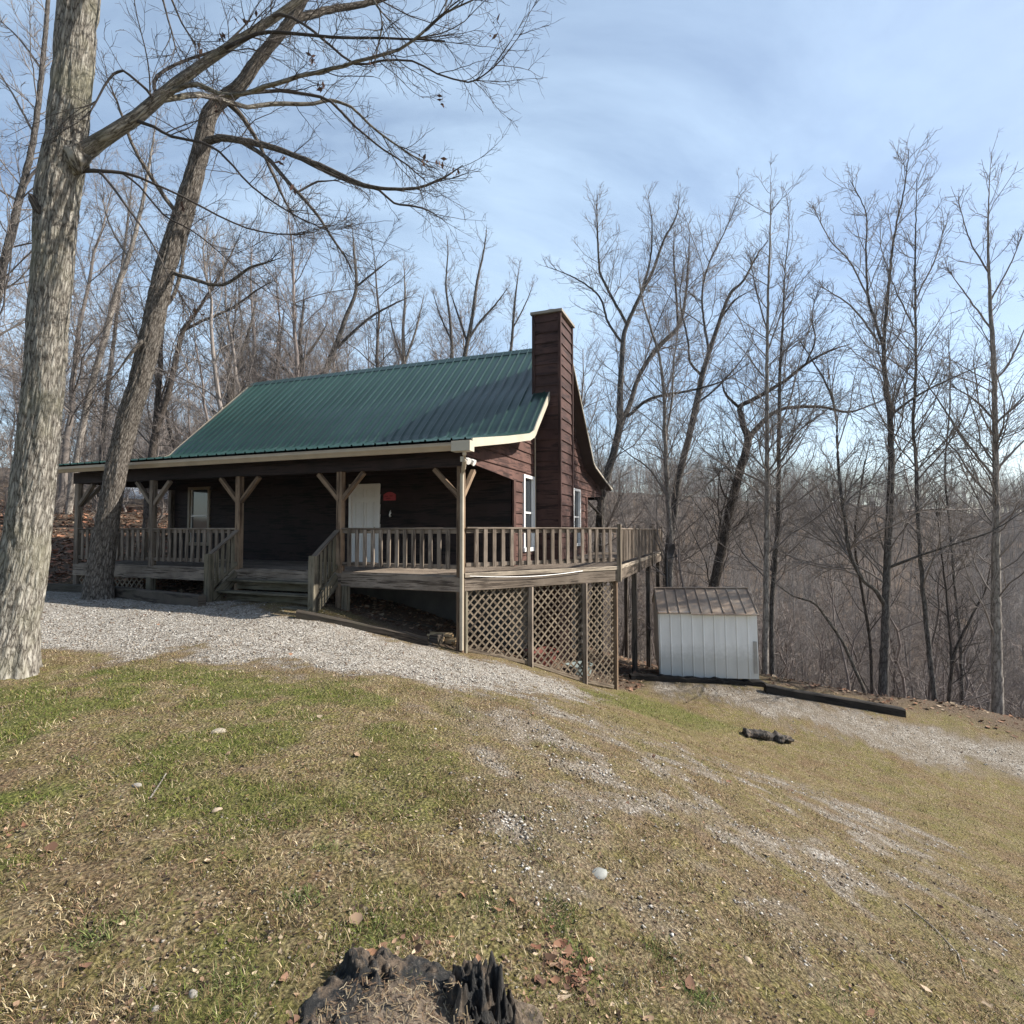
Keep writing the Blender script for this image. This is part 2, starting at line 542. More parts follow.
class MB:
    """collects boxes, boards, tubes into one mesh with UVs (u along the length)"""

    def __init__(s, dz=0.0):
        s.v, s.f, s.uv, s.dz = [], [], [], dz

    def quad(s, pts, uvs=None):
        i = len(s.v)
        for k, p in enumerate(pts):
            s.v.append((p[0], p[1], p[2] - s.dz))
        s.f.append(tuple(range(i, i + len(pts))))
        if uvs is None:
            a = np.array(pts[0]); L = np.linalg.norm(np.array(pts[1]) - a)
            W = np.linalg.norm(np.array(pts[-1]) - a)
            o = random.random() * 30
            uvs = [(o, o), (o + L, o), (o + L, o + W), (o, o + W)] if len(pts) == 4 else [(o + p[0], o + p[2]) for p in pts]
        s.uv.extend(uvs)

    def board(s, p0, p1, w, t, side=None, bev=.0, taper=1.0):
        """a beam from p0 to p1, w across `side`, t across the third direction"""
        p0, p1 = Vector(p0), Vector(p1)
        d = (p1 - p0)
        L = d.length
        d.normalize()
        sd = Vector(side) if side is not None else (Vector((0, 0, 1)) if abs(d.z) < .8 else Vector((1, 0, 0)))
        sd = (sd - d * sd.dot(d)).normalized()
        td = d.cross(sd)
        o1, o2 = random.random() * 40, random.random() * 40
        bev = min(bev or .006, w * .2, t * .2)
        prof = [(-w / 2 + bev, -t / 2), (w / 2 - bev, -t / 2), (w / 2, -t / 2 + bev), (w / 2, t / 2 - bev), (w / 2 - bev, t / 2), (-w / 2 + bev, t / 2), (-w / 2, t / 2 - bev), (-w / 2, -t / 2 + bev)]
        per = [0]
        for k in range(8):
            a, b = prof[k], prof[(k + 1) % 8]
            per.append(per[-1] + math.hypot(a[0] - b[0], a[1] - b[1]))
        r0 = [p0 + sd * a + td * b for a, b in prof]
        r1 = [p1 + sd * a * taper + td * b * taper for a, b in prof]
        for k in range(8):
            j = (k + 1) % 8
            s.quad([r0[k], r1[k], r1[j], r0[j]], [(o1, o2 + per[k]), (o1 + L, o2 + per[k]), (o1 + L, o2 + per[k + 1]), (o1, o2 + per[k + 1])])
        s.quad(r0, [(o1 + a * .3, o2 + b) for a, b in prof])
        s.quad(r1[::-1], [(o1 + a * .3, o2 + b) for a, b in prof[::-1]])

    def box(s, a, b, bev=.004):
        (x0, y0, z0), (x1, y1, z1) = a, b
        dx, dy, dz = x1 - x0, y1 - y0, z1 - z0
        cx, cy, cz = (x0 + x1) / 2, (y0 + y1) / 2, (z0 + z1) / 2
        if dx >= dy and dx >= dz:
            s.board((x0, cy, cz), (x1, cy, cz), dz, dy, (0, 0, 1), bev)
        elif dy >= dz:
            s.board((cx, y0, cz), (cx, y1, cz), dz, dx, (0, 0, 1), bev)
        else:
            s.board((cx, cy, z0), (cx, cy, z1), dx, dy, (1, 0, 0), bev)

    def tube(s, pts, r, n=8, cap=True):
        pts = [Vector(p) for p in pts]
        rs = r if isinstance(r, (list, tuple)) else [r] * len(pts)
        rings, acc = [], 0
        for i, p in enumerate(pts):
            d = (pts[min(i + 1, len(pts) - 1)] - pts[max(i - 1, 0)]).normalized()
            ref = Vector((0, 0, 1)) if abs(d.z) < .9 else Vector((1, 0, 0))
            a = d.cross(ref).normalized(); b = d.cross(a)
            rings.append(([p + (a * math.cos(2 * math.pi * k / n) + b * math.sin(2 * math.pi * k / n)) * rs[i] for k in range(n)], acc))
            if i < len(pts) - 1: acc += (pts[i + 1] - p).length
        for (A, u0), (B, u1) in zip(rings[:-1], rings[1:]):
            for k in range(n):
                j = (k + 1) % n
                v0, v1 = k / n * .3, (k + 1) / n * .3
                s.quad([A[k], A[j], B[j], B[k]], [(u0, v0), (u0, v1), (u1, v1), (u1, v0)])
        if cap:
            s.quad(rings[0][0][::-1], [(0, 0)] * n)
            s.quad(rings[-1][0], [(0, 0)] * n)

    def build(s, name, material, parent=None, loc=None, smooth=False):
        me = bpy.data.meshes.new(name)
        me.from_pydata(s.v, [], s.f)
        l = me.uv_layers.new(name='UVMap')
        l.data.foreach_set('uv', np.array(s.uv, np.float32).ravel())
        if smooth:
            me.polygons.foreach_set('use_smooth', np.ones(len(me.polygons), bool))
        me.update()
        return link(name, me, material, parent, loc)


# ------------------------------------------------------------------ terrain sheet
def axis(lo, hi, c0, c1, fine, grow=1.12):
    mid = np.arange(c0, c1 + 1e-6, fine)
    out = [mid]
    for sgn, st, end in ((1, c1, hi), (-1, c0, lo)):
        s, p, l = fine, st, []
        while (p - end) * sgn < 0:
            s *= grow
            p += s * sgn
            l.append(p)
        out = [np.array(l)[::-1]] + out if sgn < 0 else out + [np.array(l)]
    return np.concatenate(out)


gx = axis(-260, 300, -6, 7, .05, 1.035)
gy = axis(-80, 320, 1.0, 8.5, .05, 1.035)
X, Y = np.meshgrid(gx, gy)
Z = height(X, Y)
gm, gg, gw = masks(X, Y)
nx, ny = len(gx), len(gy)
nearw = sstep(13, 6, np.hypot(X, Y)) * (1 - gw)
Z = Z + nearw * ((fbm(X * 5.5, Y * 5.5, 0, 3, 62) - .5) * .035 + (fbm(X * 11, Y * 11, 0, 2, 63) - .5) * .032)
Z = Z + gm * (fbm(X * 11, Y * 11, 0, 2, 61) - .5) * .02 * (np.hypot(X, Y) < 22)
idx = np.arange(nx * ny).reshape(ny, nx)
Fq = np.stack([idx[:-1, :-1], idx[:-1, 1:], idx[1:, 1:], idx[1:, :-1]], -1).reshape(-1, 4)
me = np_mesh('ground', np.stack([X, Y, Z], -1).reshape(-1, 3), [Fq], None, True, np.stack([gm, gg, gw], -1).reshape(-1, 3))
m, nt, b = mat('lawn_gravel_and_forest_floor')
at_ = N(nt, 'ShaderNodeAttribute', attribute_name='tint')
sep = N(nt, 'ShaderNodeSeparateColor')
nt.links.new(at_.outputs['Color'], sep.inputs[0])
tc = N(nt, 'ShaderNodeTexCoord')
P = tc.outputs['Object']
fine = noise(nt, P, 48, 8, .72)
med = noise(nt, P, 7, 8, .68)
sm = noise(nt, P, 19, 6, .65, .6)
big = noise(nt, P, 1.3, 6, .62)
lawn = ramp(nt, fine, [(.33, (.026, .019, .012)), (.44, (.13, .098, .056)), (.55, (.26, .205, .12)), (.68, (.47, .395, .26))])
olive = ramp(nt, fine, [(.33, (.018, .016, .007)), (.46, (.115, .10, .034)), (.57, (.225, .19, .07)), (.70, (.38, .32, .15))])
lawn = mixc(nt, ramp(nt, med, [(.42, (0, 0, 0)), (.59, (.95, .95, .95))]), lawn, olive)
rust = ramp(nt, fine, [(.33, (.032, .019, .012)), (.48, (.13, .08, .05)), (.68, (.31, .205, .13))])
lawn = mixc(nt, ramp(nt, sm, [(.52, (0, 0, 0)), (.62, (.75, .75, .75))]), lawn, rust)
lawn = mixc(nt, ramp(nt, big, [(.46, (0, 0, 0)), (.66, (.65, .65, .65))]), lawn, rust)
grn = ramp(nt, fine, [(.32, (.016, .022, .006)), (.46, (.072, .088, .020)), (.58, (.15, .165, .04)), (.74, (.28, .27, .085))])
dark = noise(nt, P, 11, 6, .7, 1.0)
c = mixc(nt, sep.outputs['Green'], lawn, grn)
c = mixc(nt, ramp(nt, dark, [(.31, (.6, .6, .6)), (.41, (0, 0, 0))]), c, (.040, .030, .019))
soil = ramp(nt, fine, [(.3, (.075, .056, .040)), (.52, (.19, .15, .112)), (.75, (.34, .29, .225))])
c = mixc(nt, ramp(nt, sep.outputs['Red'], [(.05, (0, 0, 0)), (.42, (.8, .8, .8))]), c, soil)
vo = N(nt, 'ShaderNodeTexVoronoi')
vo.inputs['Scale'].default_value = 42
nt.links.new(P, vo.inputs['Vector'])
hs = N(nt, 'ShaderNodeSeparateColor')
nt.links.new(vo.outputs['Color'], hs.inputs[0])
gravc = ramp(nt, hs.outputs[0], [(0, (.12, .105, .088)), (.35, (.27, .245, .21)), (.7, (.41, .38, .335)), (1, (.57, .535, .485))])
gravc = mixc(nt, ramp(nt, med, [(.42, (0, 0, 0)), (.68, (.7, .7, .7))]), gravc, (.17, .135, .10))
gf = N(nt, 'ShaderNodeMath', operation='MULTIPLY_ADD')
nt.links.new(fine, gf.inputs[0]); gf.inputs[1].default_value = .9; 
gsub = N(nt, 'ShaderNodeMath', operation='SUBTRACT')
nt.links.new(sep.outputs['Red'], gsub.inputs[0]); gsub.inputs[1].default_value = .45
nt.links.new(gsub.outputs[0], gf.inputs[2])
c = mixc(nt, ramp(nt, gf.outputs[0], [(.34, (0, 0, 0)), (.80, (1, 1, 1))]), c, gravc)
leafc = ramp(nt, noise(nt, P, 26, 5, .7), [(.25, (.05, .035, .024)), (.5, (.125, .09, .065)), (.72, (.23, .175, .13))])
c = mixc(nt, sep.outputs['Blue'], c, leafc)
nt.links.new(c, b.inputs['Base Color'])
b.inputs['Roughness'].default_value = 1
b.inputs['Specular IOR Level'].default_value = .1
hh = N(nt, 'ShaderNodeMath', operation='ADD')
nt.links.new(fine, hh.inputs[0]); nt.links.new(vo.outputs['Distance'], hh.inputs[1])
bump(nt, b, hh.outputs[0], 1.0, .032)
tag(link('ground', me, m), 'sloping lawn, gravel drive and wooded ravine floor', None, None, 'structure')

# ------------------------------------------------------------------ tint material for scatter


def tint_mat(name, rough=.9, trans=0):
    m, nt, b = mat(name)
    a = N(nt, 'ShaderNodeAttribute', attribute_name='tint')
    nt.links.new(a.outputs['Color'], b.inputs['Base Color'])
    b.inputs['Roughness'].default_value = rough
    b.inputs['Specular IOR Level'].default_value = .15
    return m


M['tint'] = tint_mat('blade_colours')
M['pebble'] = tint_mat('pebble_colours')


def scatter(n, rmin, rmax, a0=-58, a1=52, power=1.0):
    u = rng.random(n)
    if power == 1.0:
        r = rmin * (rmax / rmin) ** u
    else:
        r = (rmin ** power + u * (rmax ** power - rmin ** power)) ** (1 / power)
    th = R(a0) + rng.random(n) * R(a1 - a0)
    return r * np.sin(th), r * np.cos(th), r


def blades(name, n, label, rmax, colfun, hfun, keep, rmin=1.15):
    x, y, r = scatter(n, rmin, rmax)
    gm, gg, gw = masks(x, y)
    k = keep(x, y, gm, gg, gw) > rng.random(n)
    x, y, r, gm, gg = x[k], y[k], r[k], gm[k], gg[k]
    z = height(x, y) - .004
    n = len(x)
    h, w = hfun(x, y, r, gg, n)
    th = rng.random(n) * 2 * np.pi
    lean = .35 + rng.random(n) ** .6 * 1.1
    la = rng.random(n) * 2 * np.pi
    dx, dy = np.sin(lean) * np.cos(la), np.sin(lean) * np.sin(la)
    up = np.cos(lean)
    sx, sy = np.cos(th) * w / 2, np.sin(th) * w / 2
    base = np.stack([x, y, z], 1)
    side = np.stack([sx, sy, 0 * sx], 1)
    mid = base + np.stack([dx * .42, dy * .42, .12 + .48 * up], 1) * h[:, None]
    tip = base + np.stack([dx, dy, up * .92 + .10], 1) * h[:, None]
    V = np.stack([base - side, base + side, mid + side * .7, mid - side * .7, tip], 1).reshape(-1, 3)
    i = np.arange(n)[:, None] * 5
    col = np.repeat(colfun(x, y, gg, n), 5, 0)
    me = np_mesh(name, V, [i + np.array([[0, 1, 2, 3]]), i + np.array([[3, 2, 4]])], None, True, col)
    tag(link(name, me, M['tint']), label, None, None, 'stuff')


def pick(cols, n, jitter=.25):
    c = np.array(cols)[rng.integers(0, len(cols), n)]
    return c * (1 + jitter * (rng.random((n, 1)) * 2 - 1))


def col_green(x, y, gg, n):
    a = pick([(.09, .11, .024), (.125, .14, .032), (.07, .09, .02), (.175, .165, .05)], n, .4)
    d = pick([(.34, .27, .16), (.25, .19, .105), (.42, .345, .22), (.22, .145, .08)], n, .45)
    e = pick([(.13, .105, .046), (.105, .09, .034), (.18, .135, .065), (.15, .09, .052), (.085, .058, .036)], n, .6)
    p = fbm(x * 3.1 + 50, y * 3.1, 0, 4, 141)
    p2 = fbm(x * 9 + 50, y * 9, 0, 3, 143)
    fs = sstep(.46, .64, p) * .6 + .4 * sstep(.55, .7, p2) + .24
    f = (rng.random(n) < (.06 + .75 * gg))[:, None]
    h = (rng.random(n) < fs)[:, None]
    return np.where(f, a, np.where(h, d, e))


lawn_keep = lambda x, y, gm, gg, gw: np.clip((1 - gm * 1.15), 0, 1) * (1 - gw) * (.12 + .75 * sstep(.40, .62, fbm(x * 5.3, y * 5.3, 0, 4, 90)) + .45 * gg)
blades('grass', 620000, 'short sparse winter grass, half green and half straw coloured, on the slope', 13.5, col_green,
       lambda x, y, r, gg, n: ((.016 + .036 * rng.random(n) ** 1.6 + .016 * gg) * (.6 + .8 * fbm(x * 3, y * 3, 0, 2, 55)), (.0014 + .0016 * rng.random(n)) * (.8 + r * .22)), lawn_keep)
# taller tufts
tx, ty = [], []
for px, py in [(160, 783), (95, 935), (120, 925), (255, 703), (180, 690), (110, 680), (230, 990), (70, 760), (560, 905), (120, 745), (330, 850), (20, 740), (590, 965), (700, 1000), (840, 1000), (660, 955),
               (445, 708), (560, 930), (810, 745), (690, 712), (650, 700), (380, 930), (150, 720), (60, 700), (300, 900), (480, 905)]:
    g = ground_at(px, py)
    tx.append(g[0]); ty.append(g[1])
tx, ty = np.array(tx), np.array(ty)


def tuft_keep(x, y, gm, gg, gw):
    return np.exp(-(((x[:, None] - tx) ** 2 + (y[:, None] - ty) ** 2).min(1)) / .006) * (1 - gm)


blades('grass', 400000, 'darker green tufts of taller grass dotted over the lawn', 10, lambda x, y, gg, n: pick([(.075, .10, .03), (.10, .125, .035), (.125, .14, .05)], n, .35),
       lambda x, y, r, gg, n: (.02 + .035 * rng.random(n), (.0025 + .0022 * rng.random(n)) * (.8 + r * .12)), tuft_keep)


# pebbles
def pebbles(name, n, label, rmin, rmax, size, keep, cols, a0=-58, a1=52, flat=.6):
    x, y, r = scatter(n, rmin, rmax, a0, a1, 1.0)
    gm, gg, gw = masks(x, y)
    k = keep(x, y, gm, gg, gw) > rng.random(n)
    x, y, r = x[k], y[k], r[k]
    n = len(x)
    z = height(x, y)
    s = size * (.45 + rng.random(n) ** 2 * 1.1) * (.75 + .05 * r)
    base = np.array([(1, 0, 0), (-.6, .8, .1), (-.5, -.85, -.1), (.1, .1, .9), (-.1, 0, -.8), (.5, .75, -.1), (.45, -.7, .15)])
    O = rng.normal(0, .18, (n, 7, 3)) + base[None]
    th = rng.random(n) * 6.283
    c, sn = np.cos(th)[:, None], np.sin(th)[:, None]
    V = np.stack([O[..., 0] * c - O[..., 1] * sn, O[..., 0] * sn + O[..., 1] * c, O[..., 2] * flat], -1) * s[:, None, None]
    V = V + np.stack([x, y, z + s * .15], 1)[:, None, :]
    ft = np.array([(0, 5, 3), (5, 1, 3), (1, 2, 3), (2, 6, 3), (6, 0, 3), (5, 0, 4), (1, 5, 4), (2, 1, 4), (6, 2, 4), (0, 6, 4)])
    Fi = (np.arange(n)[:, None, None] * 7 + ft[None]).reshape(-1, 3)
    me = np_mesh(name, V.reshape(-1, 3), [Fi], None, False, np.repeat(pick(cols, n, .2), 7, 0))
    tag(link(name, me, M['pebble']), label, None, None, 'stuff')


GRC = [(.29, .268, .238), (.35, .325, .29), (.18, .16, .135), (.42, .395, .355), (.28, .245, .195), (.085, .065, .05), (.15, .105, .075), (.36, .34, .31)]
pebbles('gravel', 260000, 'pale grey loose gravel of the drives and washed down the lawn', 2.0, 17, .0115, lambda x, y, gm, gg, gw: gm ** 1.8 * .8, GRC)


# dead leaves
def leaves(name, n, label, rmin, rmax, size, keep, cols, xy=None):
    if xy is not None:
        x, y = xy
    else:
        x, y, r = scatter(n, rmin, rmax)
        gm, gg, gw = masks(x, y)
        k = keep(x, y, gm, gg, gw) > rng.random(n)
        x, y, r = x[k], y[k], r[k]
    n = len(x)
    z = height(x, y) + .008
    s = size * (.4 + 2.6 * rng.random(n) ** 4 + .5 * rng.random(n))
    prof = np.array([(-1, 0, .25), (-.45, .5, .0), (.35, .42, .05), (1, 0, .3), (.35, -.45, .1), (-.45, -.5, .12), (0, 0, -.12)])
    O = prof[None] + rng.normal(0, .12, (n, 7, 3))
    th = rng.random(n) * 6.283
    tl = rng.normal(0, .4, n)
    c, sn = np.cos(th)[:, None], np.sin(th)[:, None]
    zz = O[..., 2] + O[..., 1] * tl[:, None]
    V = np.stack([O[..., 0] * c - O[..., 1] * sn, O[..., 0] * sn + O[..., 1] * c, zz + .12], -1) * s[:, None, None] + np.stack([x, y, z], 1)[:, None, :]
    ft = np.array([(0, 1, 6), (1, 2, 6), (2, 3, 6), (3, 4, 6), (4, 5, 6), (5, 0, 6)])
    Fi = (np.arange(n)[:, None, None] * 7 + ft[None]).reshape(-1, 3)
    me = np_mesh(name, V.reshape(-1, 3), [Fi], None, False, np.repeat(pick(cols, n, .3), 7, 0))
    tag(link(name, me, M['tint']), label, None, None, 'stuff')


LD = [(.03, .021, .015), (.06, .04, .028), (.12, .075, .05), (.20, .13, .085), (.02, .015, .012), (.36, .28, .19)]
LC = [(.20, .115, .075), (.15, .085, .055), (.28, .19, .125), (.12, .07, .048), (.34, .26, .18), (.23, .125, .075)]
RUSTY = [(.17, .08, .05), (.12, .06, .04), (.22, .12, .075), (.085, .05, .033), (.28, .18, .12)]
RUST = [(.30, .15, .09), (.24, .11, .07), (.34, .19, .12), (.18, .10, .065)]
pile = np.array([ground_at(*p)[:2] for p in [(570, 968), (580, 985), (560, 975), (365, 1005), (300, 1000), (330, 985), (520, 975), (380, 965), (285, 1015), (540, 1000), (10, 830), (235, 862), (470, 918), (130, 610), (330, 660), (400, 650), (500, 905), (420, 945), (700, 985)]])
leaves('leaf_litter', 9000, 'scattered dry brown leaves on grass and gravel', 1.4, 16, .0115,
       lambda x, y, gm, gg, gw: .22 * gm * sstep(.5, .62, fbm(x * 2.2, y * 2.2, 0, 3, 72)) + (.05 + .22 * sstep(.55, .7, fbm(x * 1.7, y * 1.7, 0, 3, 70))) * (.3 + .7 * sstep(3, 8, np.hypot(x, y))) + .9 * np.exp(-(((x[:, None] - pile[:, 0]) ** 2 + (y[:, None] - pile[:, 1]) ** 2).min(1)) / .02), LC)
leaves('leaf_litter', 48000, 'dark scraps of rotted leaf and thatch in the lawn', 1.3, 13, .0048, lambda x, y, gm, gg, gw: (1 - gm) * (.2 + .8 * sstep(.42, .6, fbm(x * 4, y * 4, 0, 3, 171))), LD)
leaves('leaf_litter', 52000, 'brown leaf litter along the wooded edge of the clearing', 12, 34, .028, lambda x, y, gm, gg, gw: gw * .8, LC)
leaves('leaf_litter', 110000, 'rust coloured leaf litter on the bank left of the cabin', 14, 44, .042, lambda x, y, gm, gg, gw: gw * (x < -9.5) * .9, RUST)
pebbles('gravel', 30000, 'crumbs of bark, chips and soil between the grass', 1.3, 9, .0065, lambda x, y, gm, gg, gw: (1 - gm) * .7, [(.09, .07, .05), (.16, .12, .08), (.30, .26, .20), (.22, .2, .17)])

hp = [ground_at(570, 970), ground_at(10, 832), ground_at(236, 862)]
hx = np.concatenate([h[0] + rng.normal(0, w, n) for h, w, n in zip(hp, (.07, .06, .045), (150, 24, 14))])
hy = np.concatenate([h[1] + rng.normal(0, w, n) for h, w, n in zip(hp, (.085, .04, .03), (150, 24, 14))])
leaves('leaf_litter', 0, 'small heaps of reddish brown leaves on the lawn, the biggest right of the stump', 0, 0, .0105, None, RUSTY, (hx, hy))

# ------------------------------------------------------------------ log cabin
HB = -2.4
house = empty('log_cabin', (P0[0], P0[1], HB), HR, 'red brown wooden cabin with green metal roof, chimney, porch and raised deck', 'cabin')
HM = Matrix.Translation((P0[0], P0[1], 0)) @ Matrix.Rotation(HR, 4, 'Z')


def hw(a, b):
    return P0 + HU * a + HV * b


def gz(a, b):
    p = hw(a, b)
    return hz(p[0], p[1])


def hb():
    return MB(HB)


AL = -11.7
FL = -.90          # floor level
B1, B2, BD = 2.85, 10.75, 13.4     # front wall, back wall, depth
BR = BD / 2        # ridge
prof_f = [(-.42, 1.70), (1.5, 2.05), (2.95, 2.34), (3.25, 2.46), (3.5, 2.72), (BR, 5.76)]
profile = prof_f + [(BD - b, z) for b, z in prof_f[::-1][1:]]
pb = np.array([p[0] for p in profile]); pz = np.array([p[1] for p in profile])
# smooth resample
rb = np.unique(np.concatenate([pb, np.linspace(2.6, 4.2, 9), BD - np.linspace(2.6, 4.2, 9)]))
rz_ = np.interp(rb, pb, pz)
for _ in range(0):
    s2 = rz_.copy()
    for i in range(1, len(rb) - 1):
        if abs(rb[i] - BR) > .6 and 1.6 < min(rb[i], BD - rb[i]) < 4.3:
            s2[i] = (rz_[i - 1] * (rb[i + 1] - rb[i]) + rz_[i + 1] * (rb[i] - rb[i - 1])) / (rb[i + 1] - rb[i - 1]) * .5 + rz_[i] * .5
    rz_ = s2


def roof_z(b):
    return float(np.interp(b, rb, rz_))


def roof_inv(z, back=False):
    bs = np.linspace(-.42, BR, 400)
    zs = np.interp(bs, rb, rz_)
    b = float(np.interp(z, zs, bs))
    return BD - b if back else b


OV = .42
A0r, A1r = AL - .80, OV
# roof sheet with ribs
xs = []
pitch = .292
a = A0r
while a < A1r - .01:
    for d, h in ((0, 0), (.07, 0), (.12, .006), (.17, 0), (.206, 0), (.224, .034), (.246, .034), (.264, 0)):
        if a + d < A1r: xs.append((a + d, h))
    a += pitch
xs.append((A1r, 0))
xs_a = np.array([q[0] for q in xs]); xs_h = np.array([q[1] for q in xs])
nrm = np.gradient(rz_, rb); nl = np.sqrt(1 + nrm ** 2)
V = []
for i in range(len(rb)):
    V.append(np.stack([xs_a, rb[i] - nrm[i] / nl[i] * xs_h, rz_[i] + xs_h / nl[i] + .05 - HB], 1))
V = np.concatenate(V)
na, nb = len(xs_a), len(rb)
ii = np.arange(na * nb).reshape(nb, na)
top = np.stack([ii[:-1, :-1], ii[:-1, 1:], ii[1:, 1:], ii[1:, :-1]], -1).reshape(-1, 4)
me = np_mesh('roof', V, [top], None, False)
roof = link('roof', me, M['roof'], house)
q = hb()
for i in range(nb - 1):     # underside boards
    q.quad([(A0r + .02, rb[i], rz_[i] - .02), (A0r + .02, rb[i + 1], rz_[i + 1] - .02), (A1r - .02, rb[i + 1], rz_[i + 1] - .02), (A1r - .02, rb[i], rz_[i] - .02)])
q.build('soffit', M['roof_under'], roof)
q = hb()
q.board((A0r, BR - .10, roof_z(BR) - .03), (A1r, BR - .10, roof_z(BR) - .03), .26, .012, (0, 1, 1.0))
q.board((A0r, BR + .10, roof_z(BR) - .03), (A1r, BR + .10, roof_z(BR) - .03), .26, .012, (0, 1, -1.0))
q.build('ridge_cap', M['roof'], roof)


def rake(a, mtl, w=.17, back=False):
    q = hb()
    lo, hi = (0, BR) if not back else (BR, 99)
    for i in range(nb - 1):
        mid = (rb[i] + rb[i + 1]) / 2
        if lo <= mid <= hi or (not back and mid < 0):
            z0, z1 = rz_[i], rz_[i + 1]
            t = .03
            top0, top1 = z0 + .058, z1 + .058
            P_ = [(a, rb[i], top0 - w * (nl[i])), (a, rb[i + 1], top1 - w * nl[i + 1]), (a, rb[i + 1], top1), (a, rb[i], top0)]
            Q_ = [(a + t, *p[1:]) for p in P_]
            q.quad(P_[::-1]); q.quad(Q_); q.quad([P_[0], P_[1], Q_[1], Q_[0]]); q.quad([P_[3], P_[2], Q_[2], Q_[3]][::-1])
            if i == 0: q.quad([P_[0], Q_[0], Q_[3], P_[3]])
            if i == nb - 2: q.quad([P_[1], P_[2], Q_[2], Q_[1]])
    return q.build('rake_board', mtl, roof)


rake(A1r, M['cream'])
rake(A1r, M['cream'], .07, True)
rake(A0r - .03, M['tan'])
q = hb()
q.board((A0r, -.40, 1.63), (A1r, -.40, 1.63), .15, .025, (0, 0, 1))
q.build('fascia', M['tan'], roof)
# gutter, K profile
q = hb()
gp_ = [(-.415, 1.53), (-.475, 1.53), (-.50, 1.575), (-.535, 1.62), (-.535, 1.655), (-.523, 1.655), (-.523, 1.63), (-.49, 1.58), (-.47, 1.542), (-.415, 1.542)]
for (b0, z0), (b1_, z1) in zip(gp_, gp_[1:] + gp_[:1]):
    q.quad([(A0r, b0, z0), (A0r, b1_, z1), (A1r - .03, b1_, z1), (A1r - .03, b0, z0)])
q.quad([(A1r - .03, *p) for p in gp_[:5]] + [(A1r - .03, -.415, 1.655)])
q.quad(([(A0r, *p) for p in gp_[:5]] + [(A0r, -.415, 1.655)])[::-1])
gut = q.build('gutter', M['tan'], roof)
# eave return at the corner
q = hb()
q.box((A1r - .36, -.56, 1.50), (A1r + .035, -.36, 1.70))
q.build('eave_return', M['cream'], roof)
q = hb()
q.tube([(.30, -.47, 1.55), (.30, -.47, 1.44), (.27, -.40, 1.34), (.15, -.20, 1.20), (.09, -.135, 1.10), (.085, -.13, .9), (.085, -.13, gz(0, -.1) + .05)], .042, 8)
dp = q.build('downpipe', simple('dirty_cream_pipe', (.40, .345, .26), .55, 0, .2, 3), house, smooth=False)


def siding(q, course, z0, z1, ext, plane, openings=(), outward=1, axis_='b'):
    """lapped courses; ext(z)->(lo,hi); plane coordinate; openings (lo,hi,z0,z1)"""
    z = z0
    while z < z1 - 1e-4:
        zt = min(z + course, z1)
        cuts = sorted({z, zt} | {o for op in openings for o in op[2:] if z < o < zt})
        for c0, c1 in zip(cuts[:-1], cuts[1:]):
            l0, h0 = ext(c0 + 1e-4); l1, h1 = ext(c1 - 1e-4)
            segs = [(l0, h0, l1, h1)]
            for op in openings:
                if op[2] < c1 - 1e-4 and op[3] > c0 + 1e-4:
                    ns = []
                    for s in segs:
                        if s[0] < op[0] < op[1] < s[1]:
                            ns += [(s[0], op[0], s[2], op[0]), (op[1], s[1], op[1], s[3])]
                        else:
                            ns.append(s)
                    segs = ns
            k0, k1 = (c0 - z) / course, (c1 - z) / course
            d0, d1 = outward * .030 * (1 - k0), outward * .030 * (1 - k1)
            for s in segs:
                if s[1] - s[0] < .001: continue
                def pt(h, zz, d):
                    return (plane + d, h, zz) if axis_ == 'b' else (h, plane + d, zz)
                quads = [pt(s[0], c0, d0), pt(s[1], c0, d0), pt(s[3], c1, d1), pt(s[2], c1, d1)]
                o = random.random() * 30
                uv = [(s[0] + o, c0 * .5), (s[1] + o, c0 * .5), (s[3] + o, c1 * .5), (s[2] + o, c1 * .5)]
                q.quad(quads, uv)
                if c0 == z:
                    q.quad([pt(s[0], c0, 0), pt(s[1], c0, 0), pt(s[1], c0, d0), pt(s[0], c0, d0)])
        z = zt


WIN1 = (3.66, 4.44, -.50, 1.42)
WIN2 = (8.75, 9.65, -.50, 1.42)


def gable_ext(z):
    if z < 1.27: return (B1, B2)
    if z < 1.66: return (-.06, BD + .06)
    return (max(roof_inv(z + .03), -.06), min(roof_inv(z + .03, True), BD + .06))


q = hb()
siding(q, .272, -1.2, 5.68, gable_ext, 0, (WIN1, WIN2))
q.build('gable_wall', M['siding'], house)
q = hb()
siding(q, .272, -1.2, 5.68, gable_ext, AL, (), -1)
q.build('gable_wall', M['siding_dark'], house)
# front wall
WF = (-11.0, -10.16, -.42, 1.32)
DR = (-4.80, -3.90, FL, 1.22)
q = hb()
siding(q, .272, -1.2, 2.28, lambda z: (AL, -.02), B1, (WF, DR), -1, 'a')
q.build('front_wall', M['siding_shaded'], house)
q = hb()
siding(q, .272, -1.2, 2.28, lambda z: (AL, -.02), B2, (), 1, 'a')
q.build('back_wall', M['siding_dark'], house)
q = hb()
q.board((.03, B1 + .075, -1.2), (.03, B1 + .075, 1.24), .05, .16, (1, 0, 0))
q.build('corner_board', M['siding'], house)
q = hb()
q.board((.03, B2 - .075, -1.2), (.03, B2 - .075, 1.24), .05, .16, (1, 0, 0))
q.build('corner_board', M['siding'], house)
# dark interior shell (so windows look into a room)
q = hb()
q.box((AL + .35, B1 + .9, -1.15), (-.9, B2 - .5, 2.2))
q.build('interior_partition', M['interior'], house)
q = hb()
q.box((AL + .05, B1 + .05, -5.5), (-.06, B2 - .05, -1.16))
q.build('foundation', M['concrete'], house)


